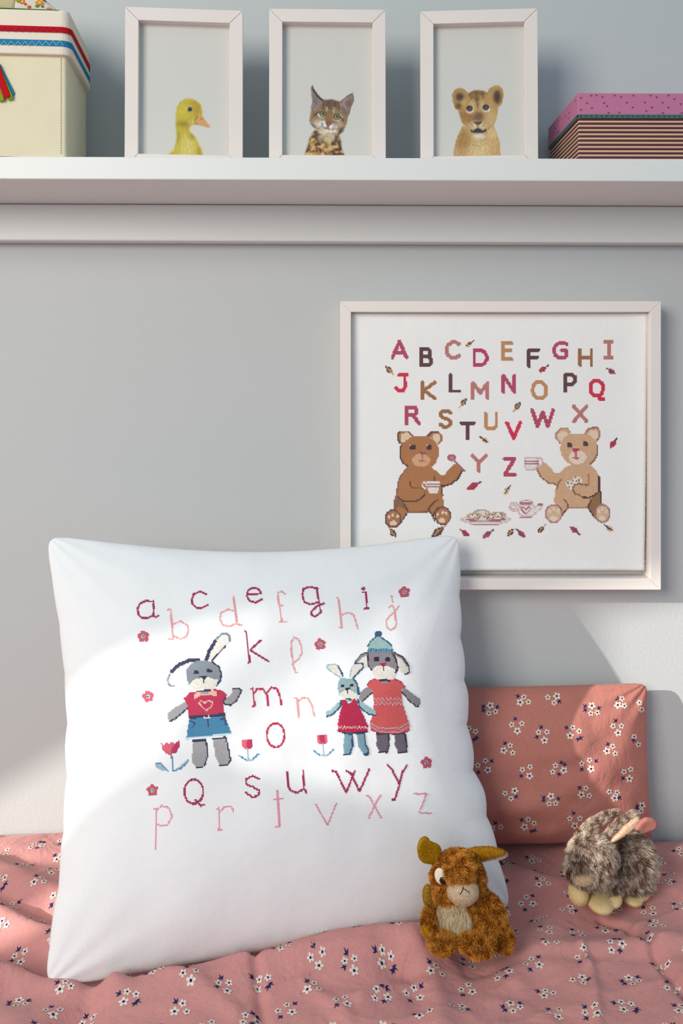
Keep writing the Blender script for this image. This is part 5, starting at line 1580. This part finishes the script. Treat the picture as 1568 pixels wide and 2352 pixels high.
def fur(name, me, n, length, width, colf, parent, comb=(0, 0, -1), combw=.6, jitter=.35, mask=None, curl=.3, label=None, clump=0.0):
    co, no, tr_ = mesh_arrays(me)
    a, b2, c = co[tr_[:, 0]], co[tr_[:, 1]], co[tr_[:, 2]]
    ar = np.linalg.norm(np.cross(b2 - a, c - a), axis=1)
    k = RNG.choice(len(tr_), n, p=ar / ar.sum())
    r1, r2 = np.sqrt(RNG.random(n)), RNG.random(n)
    w0, w1, w2 = (1 - r1)[:, None], (r1 * (1 - r2))[:, None], (r1 * r2)[:, None]
    p = a[k] * w0 + b2[k] * w1 + c[k] * w2
    nn = no[tr_[k, 0]] * w0 + no[tr_[k, 1]] * w1 + no[tr_[k, 2]] * w2
    nn /= np.linalg.norm(nn, axis=1)[:, None] + 1e-9
    if mask is not None:
        kp = mask(p, nn); p, nn = p[kp], nn[kp]; n = len(p)
    cb = np.array(comb(p) if callable(comb) else np.tile(np.array(comb, float), (n, 1)))
    cb = cb - nn * (cb * nn).sum(1)[:, None]
    cb /= np.linalg.norm(cb, axis=1)[:, None] + 1e-6
    # low-frequency swirl shared by neighbours makes tufts
    sw = np.stack([vnoise(p[:, 0] * 260 + s_, p[:, 2] * 260 + p[:, 1] * 140, 50 + s_) for s_ in range(3)], 1)
    d = nn + cb * combw + RNG.normal(0, jitter, (n, 3)) + sw * clump
    d /= np.linalg.norm(d, axis=1)[:, None]
    L = length * RNG.uniform(.6, 1.15, (n, 1))
    side = np.cross(d, RNG.normal(0, 1, (n, 3))); side /= np.linalg.norm(side, axis=1)[:, None] + 1e-9
    mid = p + d * L * .55 + side * 0 + np.cross(side, d) * L * curl * RNG.normal(0, .5, (n, 1))
    tip = p + d * L + cb * L * .25 + sw * L * clump * .5
    hw = width / 2
    p0 = p - nn * .0004
    V = np.stack([p0 - side * hw, p0 + side * hw, mid - side * hw * .8, mid + side * hw * .8, tip], 1).reshape(-1, 3)
    base = np.arange(n)[:, None] * 5
    q = base + np.array([0, 1, 3, 2]); t3 = base + np.array([2, 3, 4])
    c0, c1 = colf(p, nn)
    C = np.stack([c0, c0, .5 * (c0 + c1), .5 * (c0 + c1), c1], 1).reshape(-1, 3)
    o = link(name, mesh_np(name, V, [t3, q], C), M['fur'], parent)
    return tag(o, label, kind='stuff')


def col_mesh(name, me, parent, colf, matl='plushskin'):
    co, no, _ = mesh_arrays(me)
    set_cols(me, colf(co, no))
    return link(name, me, M[matl], parent, True)


def inflate(name, outline, loc, thick, parent, colr, matl, dish=0.0, yaw=0.0, bend=0.0):
    """padded leaf shape from an outline in the xz plane (local metres)"""
    pts = np.array(outline)
    # resample
    seg = np.concatenate([pts, pts[:1]]); dl = np.r_[0, np.cumsum(np.linalg.norm(np.diff(seg, axis=0), axis=1))]
    t = np.linspace(0, dl[-1], 40, endpoint=False)
    ring = np.stack([np.interp(t, dl, seg[:, 0]), np.interp(t, dl, seg[:, 1])], 1)
    for _ in range(2): ring = .5 * ring + .25 * (np.roll(ring, 1, 0) + np.roll(ring, -1, 0))
    c = ring.mean(0)
    lv = np.linspace(0, 1, 9)[1:]
    V = []
    for sgn in (-1, 1):
        for r in lv:
            q = c + (ring - c) * r
            y = sgn * thick * math.sqrt(max(0, 1 - r ** 2.5)) + dish * (1 - r ** 2) + bend * (q[:, 0] - c[0]) ** 2
            V.append(np.stack([q[:, 0], y if np.ndim(y) else np.full(40, y), q[:, 1]], 1))
    V = np.concatenate(V + [np.array([[c[0], -thick + dish, c[1]], [c[0], thick + dish, c[1]]])])
    nl = len(lv); quads, tris = [], []
    for s_ in range(2):
        o_ = s_ * nl * 40
        for i in range(nl - 1):
            for j in range(40):
                a_, b_2 = o_ + i * 40 + j, o_ + i * 40 + (j + 1) % 40
                quads.append((a_, b_2, b_2 + 40, a_ + 40) if s_ else (b_2, a_, a_ + 40, b_2 + 40))
        for j in range(40):
            tris.append((o_ + (j + 1) % 40, o_ + j, 2 * nl * 40 + s_))
    V[:, 0] -= loc[0]; V[:, 2] -= loc[2]
    cy, sy = math.cos(yaw), math.sin(yaw)
    x, y = V[:, 0].copy(), V[:, 1].copy()
    V[:, 0], V[:, 1] = x * cy - y * sy, x * sy + y * cy
    V += np.array(loc)
    me = mesh_np(name, V, [np.array(tris), np.array(quads)])
    bm = bmesh.new(); bm.from_mesh(me); bmesh.ops.remove_doubles(bm, verts=bm.verts, dist=1e-6); bmesh.ops.recalc_face_normals(bm, faces=bm.faces); bm.to_mesh(me); bm.free()
    if colr is not None:
        set_cols(me, np.tile(lin(colr), (len(me.vertices), 1)))
    return link(name, me, M[matl], parent, True)


def mixc(a, b2, t):
    return a[None] * (1 - t[:, None]) + b2[None] * t[:, None]


class Frame3:
    """turns positions read off a zoomed crop of the photo into local coordinates of a toy"""
    def __init__(s, base, d0, ox, oy, sc):
        s.b, s.d0, s.ox, s.oy, s.sc = base, d0, ox, oy, sc
        s.k = d0 / F / sc

    def __call__(s, zx, zy, y=0.0):
        return P(s.ox + zx / s.sc, s.oy + zy / s.sc, s.d0 + y) - s.b

    def zoom(s, p):
        px, py = project(p + np.array(s.b))
        return (px - s.ox) * s.sc, (py - s.oy) * s.sc

    def size(s, q): return q * s.k

    def ell(s, zx, zy, y, rx, ry, rz, *rot):
        rz = math.sqrt(max(rz ** 2 - (.5 * ry) ** 2, (.6 * rz) ** 2))
        return (s(zx, zy, y), (rx * s.k, ry * s.k, rz * s.k), *(rot or (0,)))

    def outline(s, pts, y):
        return [(q.x, q.z) for q in (s(x_, z_, y) for x_, z_ in pts)]

    def on(s, me, zx, zy, lift=.0006):
        b3 = BVHTree.FromPolygons([v.co for v in me.vertices], [p_.vertices for p_ in me.polygons])
        ray = (P(s.ox + zx / s.sc, s.oy + zy / s.sc, 1.0) - EYE).normalized()
        h = b3.ray_cast(EYE - s.b, ray)
        return (h[0] + h[1] * lift) if h[0] is not None else s(zx, zy, -.02)


# ---- golden-brown sitting toy -----------------------------------------------------
za = float(bed_h(np.array([TOYA.x]), np.array([TOYA.y + .006]))[0]) + 0.001
toyA = empty('plush_animal', (TOYA.x, TOYA.y + .006, za), 'golden brown plush animal with cream muzzle and chest sitting in front of the white cushion', 'plush toy')
A = Frame3(Vector((TOYA.x, TOYA.y + .006, za)), 0.806, 920, 1880, 5.227)
sz = A.size
A0_ = A
ell = [
 A.ell(790, 1160, .004, 395, 290, 390, 0), A.ell(770, 990, 0, 300, 260, 290, 0), A.ell(690, 730, -.004, 325, 280, 320, 0), A.ell(700, 560, -.006, 270, 230, 190, 0),
 A.ell(350, 1230, -.004, 95, 120, 200, 10), A.ell(1060, 1180, -.010, 190, 170, 280, -12), A.ell(640, 930, -.010, 240, 200, 120, 0),
]
skinA = blob_mesh('body', ell, .0016, 8)
CHEST = [(420, 1030), (560, 1045), (760, 1035), (830, 1150), (860, 1290), (830, 1440), (700, 1420), (590, 1390), (470, 1290), (425, 1150)]


def chest(p, nn):
    return in_poly(*A0_.zoom(p), CHEST) & (nn[:, 1] < .2) & (p[:, 1] < 0)


OB, OM, OT, CRL = lin((108, 54, 6)), lin((214, 124, 28)), lin((250, 184, 82)), lin((222, 204, 164))


def skin_col(p, nn):
    c = np.tile(OB * 1.2, (len(p), 1)); c[chest(p, nn)] = lin((196, 176, 136)); return c


bodyA = col_mesh('body', skinA, toyA, skin_col)


def fcol(p, nn):
    t = np.clip(.5 + .6 * vnoise(p[:, 0] * 320, p[:, 2] * 320 + p[:, 1] * 200, 5) + RNG.normal(0, .22, len(p)), 0, 1)
    return mixc(OB, OM, t * .8), mixc(OM * .75, OT, t)


def crcol(p, nn):
    t = RNG.random(len(p)); return mixc(lin((196, 172, 130)), lin((224, 206, 168)), t), mixc(lin((222, 206, 168)), lin((250, 240, 214)), t)


MUZ = A(745, 870, -.026)
EYEP = A(505, 700, -.0245)


def not_face(p, nn):
    zx, zy = A0_.zoom(p)
    m1 = (((zx - 745) / 150) ** 2 + ((zy - 900) / 130) ** 2 < 1) & (p[:, 1] < -.012)
    m2 = (((zx - 490) / 100) ** 2 + ((zy - 690) / 125) ** 2 < 1) & (p[:, 1] < -.006)
    return ~m1 & ~m2 & ~chest(p, nn)


fur('fur', skinA, 42000, .0034, .00042, fcol, bodyA, (0, -.2, -1), .15, .65, not_face, .6, None, .9)
for nm_, el_ in (('foot', A.ell(490, 1490, -.024, 150, 190, 118, 0)), ('foot', A.ell(920, 1505, -.030, 215, 220, 130, 0)), ('hand', A.ell(1235, 1440, -.012, 100, 160, 165, 0))):
    fm = blob_mesh(nm_, [el_], .0016, 4)
    fo = col_mesh(nm_, fm, toyA, lambda p, n_: np.tile(OB, (len(p), 1)))
    fur(nm_ + '_fur', fm, 9000, .0034, .00042, fcol, fo, (0, -.4, -.6), .15, .65, None, .6, None, .9)
fur('chest_fur', skinA, 9000 * 4, .0044, .0003, crcol, bodyA, (0, -.2, -1), .7, .3, chest, .3, 'cream shaggy chest fur', .2)
# forehead fringe
fr_m = blob_mesh('fringe', [A.ell(712, 640, -.020, 178, 150, 175, 0)], .0016, 3)
frg = col_mesh('fringe', fr_m, toyA, lambda p, n_: np.tile(OB, (len(p), 1)))
fur('fringe_fur', fr_m, 11000, .0036, .00042, fcol, frg, (0, -.4, -1), .15, .65, None, .6, None, .9)
# muzzle
mz = blob_mesh('muzzle', [A.ell(745, 870, -.026, 180, 160, 160, 0), A.ell(740, 950, -.022, 130, 130, 90, 0)], .0012, 5)
muz = col_mesh('muzzle', mz, toyA, lambda p, n_: np.tile(lin((214, 188, 158)), (len(p), 1)))
fur('muzzle_pile', mz, 7000, .0012, .0003, lambda p, n_: (np.tile(lin((180, 152, 122)), (len(p), 1)), mixc(lin((206, 182, 150)), lin((234, 214, 188)), RNG.random(len(p)))), muz, (0, 0, -1), .2, .5)


def thread_line(name, pts, rad, m_, parent):
    bm = bmesh.new()
    for a, b2 in zip(pts[:-1], pts[1:]):
        d_ = (b2 - a); L = d_.length
        mt = Matrix.Translation((a + b2) / 2) @ d_.to_track_quat('Z', 'Y').to_matrix().to_4x4()
        bmesh.ops.create_cone(bm, cap_ends=True, segments=6, radius1=rad, radius2=rad, depth=L, matrix=mt)
    return link(name, bm_mesh(name, bm), m_, parent)


thread_line('nose_stitch', [A.on(mz, x, y, .0010) for x, y in ((750, 825), (738, 870), (712, 912))], .0003, M['black'], muz)
thread_line('nose_stitch', [A.on(mz, x, y, .0010) for x, y in ((745, 845), (780, 862), (820, 895))], .0003, M['black'], muz)
# eye with white felt patch
ep = A.on(skinA, 490, 690, .0022)
bm = bmesh.new()
bmesh.ops.create_uvsphere(bm, u_segments=20, v_segments=12, radius=1, matrix=Matrix.Translation(ep) @ Euler((0, 0, math.radians(-28))).to_matrix().to_4x4() @ Matrix.Diagonal((sz(72), .0016, sz(95), 1)))
me = bm_mesh('eye_patch', bm); set_cols(me, np.tile(lin((238, 226, 204)), (len(me.vertices), 1)))
patch = link('eye_patch', me, M['plushskin'], toyA, True)
for nm, r_, dy, m_ in (('eye_ring', 52, .0012, M['iris']), ('eye', 40, .0024, M['eye'])):
    bm = bmesh.new()
    bmesh.ops.create_uvsphere(bm, u_segments=20, v_segments=12, radius=1, matrix=Matrix.Translation(ep + Vector((sz(28), -dy, -sz(34)))) @ Euler((0, 0, math.radians(-22))).to_matrix().to_4x4() @ Matrix.Diagonal((sz(r_), .0017, sz(r_ + 4), 1)))
    link(nm, bm_mesh(nm, bm), m_, patch, True)
GOLD = (186, 138, 18)
earl = inflate('ear', A.outline([(400, 550), (250, 500), (190, 420), (178, 300), (215, 195), (300, 185), (350, 270), (450, 310), (500, 380), (470, 480)], -.004), A(430, 460, -.004), .0030, toyA, GOLD, 'plushskin', .003, .35)
earr = inflate('ear', A.outline([(800, 380), (880, 340), (980, 325), (1100, 315), (1230, 338), (1268, 368), (1150, 420), (1020, 470), (920, 500), (850, 470)], -.002), A(860, 420, -.002), .0030, toyA, (150, 102, 14), 'plushskin', 0, -.2)
gcol = lambda c1, c2: (lambda p, n_: (np.tile(lin(c1), (len(p), 1)), mixc(lin(c1), lin(c2), RNG.random(len(p)))))
fur('ear_pile', earl.data, 5000, .0012, .00025, gcol((150, 104, 8), (214, 172, 40)), earl, (0, 0, 1), .3, .5)
fur('ear_pile', earr.data, 4000, .0012, .00025, gcol((118, 74, 8), (190, 140, 36)), earr, (1, 0, 0), .3, .5)
under = inflate('ear_lining', A.outline([(940, 490), (1060, 440), (1180, 400), (1270, 378), (1265, 420), (1180, 450), (1060, 480), (980, 510)], .0006), A(980, 480, .0006), .0018, toyA, (206, 186, 160), 'plushskin', 0, -.2)
fur('lining_pile', under.data, 2000, .0022, .00025, gcol((190, 164, 136), (232, 216, 196)), under, (1, 0, -.6), .8, .3)
tail = inflate('tail', A.outline([(310, 785), (360, 800), (390, 880), (385, 1010), (330, 1070), (280, 1020), (262, 930), (275, 840)], .008), A(350, 930, .008), .0040, toyA, (178, 138, 44), 'plushskin')
fur('tail_pile', tail.data, 2500, .0013, .00025, gcol((150, 108, 30), (206, 168, 80)), tail, (0, 0, -1), .3, .5)
paw = inflate('paw', A.outline([(265, 1290), (320, 1280), (370, 1340), (365, 1410), (320, 1420), (270, 1370)], -.012), A(330, 1350, -.012), .0050, toyA, GOLD, 'plushskin')
fur('paw_pile', paw.data, 1500, .0014, .00025, gcol((150, 104, 8), (214, 172, 40)), paw, (0, 0, -1), .3, .5)

# ---- brown and white rabbit toy ---------------------------------------------------
zb_ = float(bed_h(np.array([TOYB.x]), np.array([TOYB.y + .015]))[0]) + 0.001
toyB = empty('plush_rabbit', (TOYB.x, TOYB.y + .015, zb_), 'grey brown plush rabbit with cream paws crouching by the pink pillow', 'plush toy')
A = Frame3(Vector((TOYB.x, TOYB.y + .015, zb_)), 0.878, 1260, 1820, 5.091)
sz = A.size
B0_ = A
ell = [
 A.ell(930, 800, .016, 310, 330, 340, 0), A.ell(960, 980, .014, 230, 300, 190, 0), A.ell(760, 960, .006, 230, 220, 220, 0), A.ell(640, 1080, -.002, 170, 180, 120, 0),
]
headB = blob_mesh('head', [A.ell(510, 760, -.014, 275, 220, 265, 0), A.ell(395, 915, -.020, 190, 180, 185, 15), A.ell(560, 960, -.016, 200, 170, 150, 0)], .0016, 8)
skinB = blob_mesh('body', ell, .0016, 8)
DB, LB, CB = lin((98, 62, 50)), lin((246, 226, 204)), lin((232, 210, 172))


def muzmask(p, nn):
    zx, zy = B0_.zoom(p)
    return (((zx - 400) / 115) ** 2 + ((zy - 1010) / 75) ** 2 < 1) & (p[:, 1] < 0)


def chestb(p, nn):
    zx, zy = B0_.zoom(p)
    return (((zx - 560) / 170) ** 2 + ((zy - 1135) / 75) ** 2 < 1) & (p[:, 1] < .004)


def skinb(p, nn):
    c = np.tile(lin((112, 88, 76)), (len(p), 1)); c[muzmask(p, nn) | chestb(p, nn)] = CB; return c


bodyB = col_mesh('body', skinB, toyB, skinb)
headO = col_mesh('head', headB, toyB, skinb)


def rcol(p, nn):
    zx, zy = B0_.zoom(p)
    st = vnoise(zx / 34 + zy / 80, zy / 60 - zx / 90, 7) * .75 + vnoise(zx / 16, zy / 26, 9) * .5
    light = np.clip(.46 + .85 * st + .35 * np.exp(-(((zx - 330) / 170) ** 2 + ((zy - 560) / 130) ** 2)) + .25 * (zx > 1150) + RNG.normal(0, .16, len(p)), 0, 1)
    return mixc(DB, LB * .6, light * .6), mixc(DB * 1.25, LB, light)


swirl = lambda p: np.stack([.55 + 0 * p[:, 0], -.2 + 0 * p[:, 0], -1 + 0 * p[:, 0]], 1)
fur('fur', skinB, 30000, .0060, .00040, rcol, bodyB, swirl, 1.0, .28, lambda p, n_: ~chestb(p, n_), .3, None, .5)
fur('head_fur', headB, 22000, .0050, .00038, rcol, headO, swirl, 1.1, .24, lambda p, n_: ~muzmask(p, n_), .3, None, .4)
fur('muzzle_fur', headB, 30000, .0022, .00028, gcol((214, 186, 146), (246, 230, 200)), headO, (0, 0, -1), .6, .3, muzmask, .2, 'cream fur on the muzzle')
fur('chest_fur', skinB, 60000, .0040, .00028, gcol((206, 180, 144), (242, 228, 202)), bodyB, (0, 0, -1), .8, .3, chestb, .2, 'cream fur on the chest')
bm = bmesh.new()
bmesh.ops.create_uvsphere(bm, u_segments=14, v_segments=10, radius=.0018, matrix=Matrix.Translation(A.on(headB, 545, 850, .0010)))
link('eye', bm_mesh('eye', bm), M['eye'], toyB, True)


def ear_b(nm, outline, loc, yaw, thick):
    e_ = inflate(nm, A.outline(outline, loc[1]), loc, thick, toyB, (120, 94, 82), 'plushskin', 0, yaw)
    return e_


e1 = ear_b('ear', [(590, 590), (700, 440), (860, 310), (1000, 245), (1070, 260), (1085, 320), (1000, 390), (860, 480), (700, 590)], A(620, 580, -.008), .15, .0030)
e2 = ear_b('ear', [(290, 540), (340, 450), (450, 350), (600, 270), (760, 230), (850, 218), (850, 250), (740, 300), (600, 400), (480, 500), (380, 560)], A(400, 520, .002), .1, .0030)
efur = lambda o_: fur('ear_fur', o_.data, 7000, .0036, .0003, rcol, o_, (1, -.1, .6), 1.2, .25, None, .2, None, .2)
efur(e1); efur(e2)
lin1 = inflate('ear_lining', A.outline([(680, 600), (800, 500), (900, 400), (1050, 310), (1092, 320), (1075, 380), (1000, 440), (880, 515), (770, 570)], -.0170), A(760, 560, -.0170), .0022, toyB, (232, 194, 166), 'plushskin', 0, .15)
fur('lining_pile', lin1.data, 3500, .0010, .00022, gcol((214, 172, 144), (244, 214, 188)), lin1, (1, 0, .6), .6, .3)
PAW = (232, 204, 152)
for nm, els in (('paw', [A.ell(345, 1180, -.014, 108, 150, 140, 0)]), ('paw', [A.ell(600, 1300, -.020, 140, 190, 105, 0), A.ell(730, 1240, -.012, 120, 170, 105, -20)]),
                ('paw', [A.ell(960, 1210, .004, 125, 200, 90, 0), A.ell(1070, 1120, .006, 95, 180, 130, 20)])):
    pm = blob_mesh(nm, els, .0014, 6)
    po = col_mesh(nm, pm, toyB, lambda p, n_: np.tile(lin(PAW), (len(p), 1)))
    fur('paw_pile', pm, 5000, .0010, .00022, gcol((214, 184, 130), (242, 222, 178)), po, (0, 0, -1), .4, .4)

# turned-out corner lobe of the pillowcase beside the rabbit
q = [P(x_, y_, 0.958) - porg for x_, y_ in ((1452, 1908), (1464, 1888), (1484, 1878), (1503, 1881), (1516, 1894), (1513, 1906), (1490, 1911), (1470, 1916))]
inflate('case_corner', [(v.x, v.z) for v in q], tuple(P(1480, 1897, 0.958) - porg), .005, pil, None, 'pinkpillow', .003, .2)
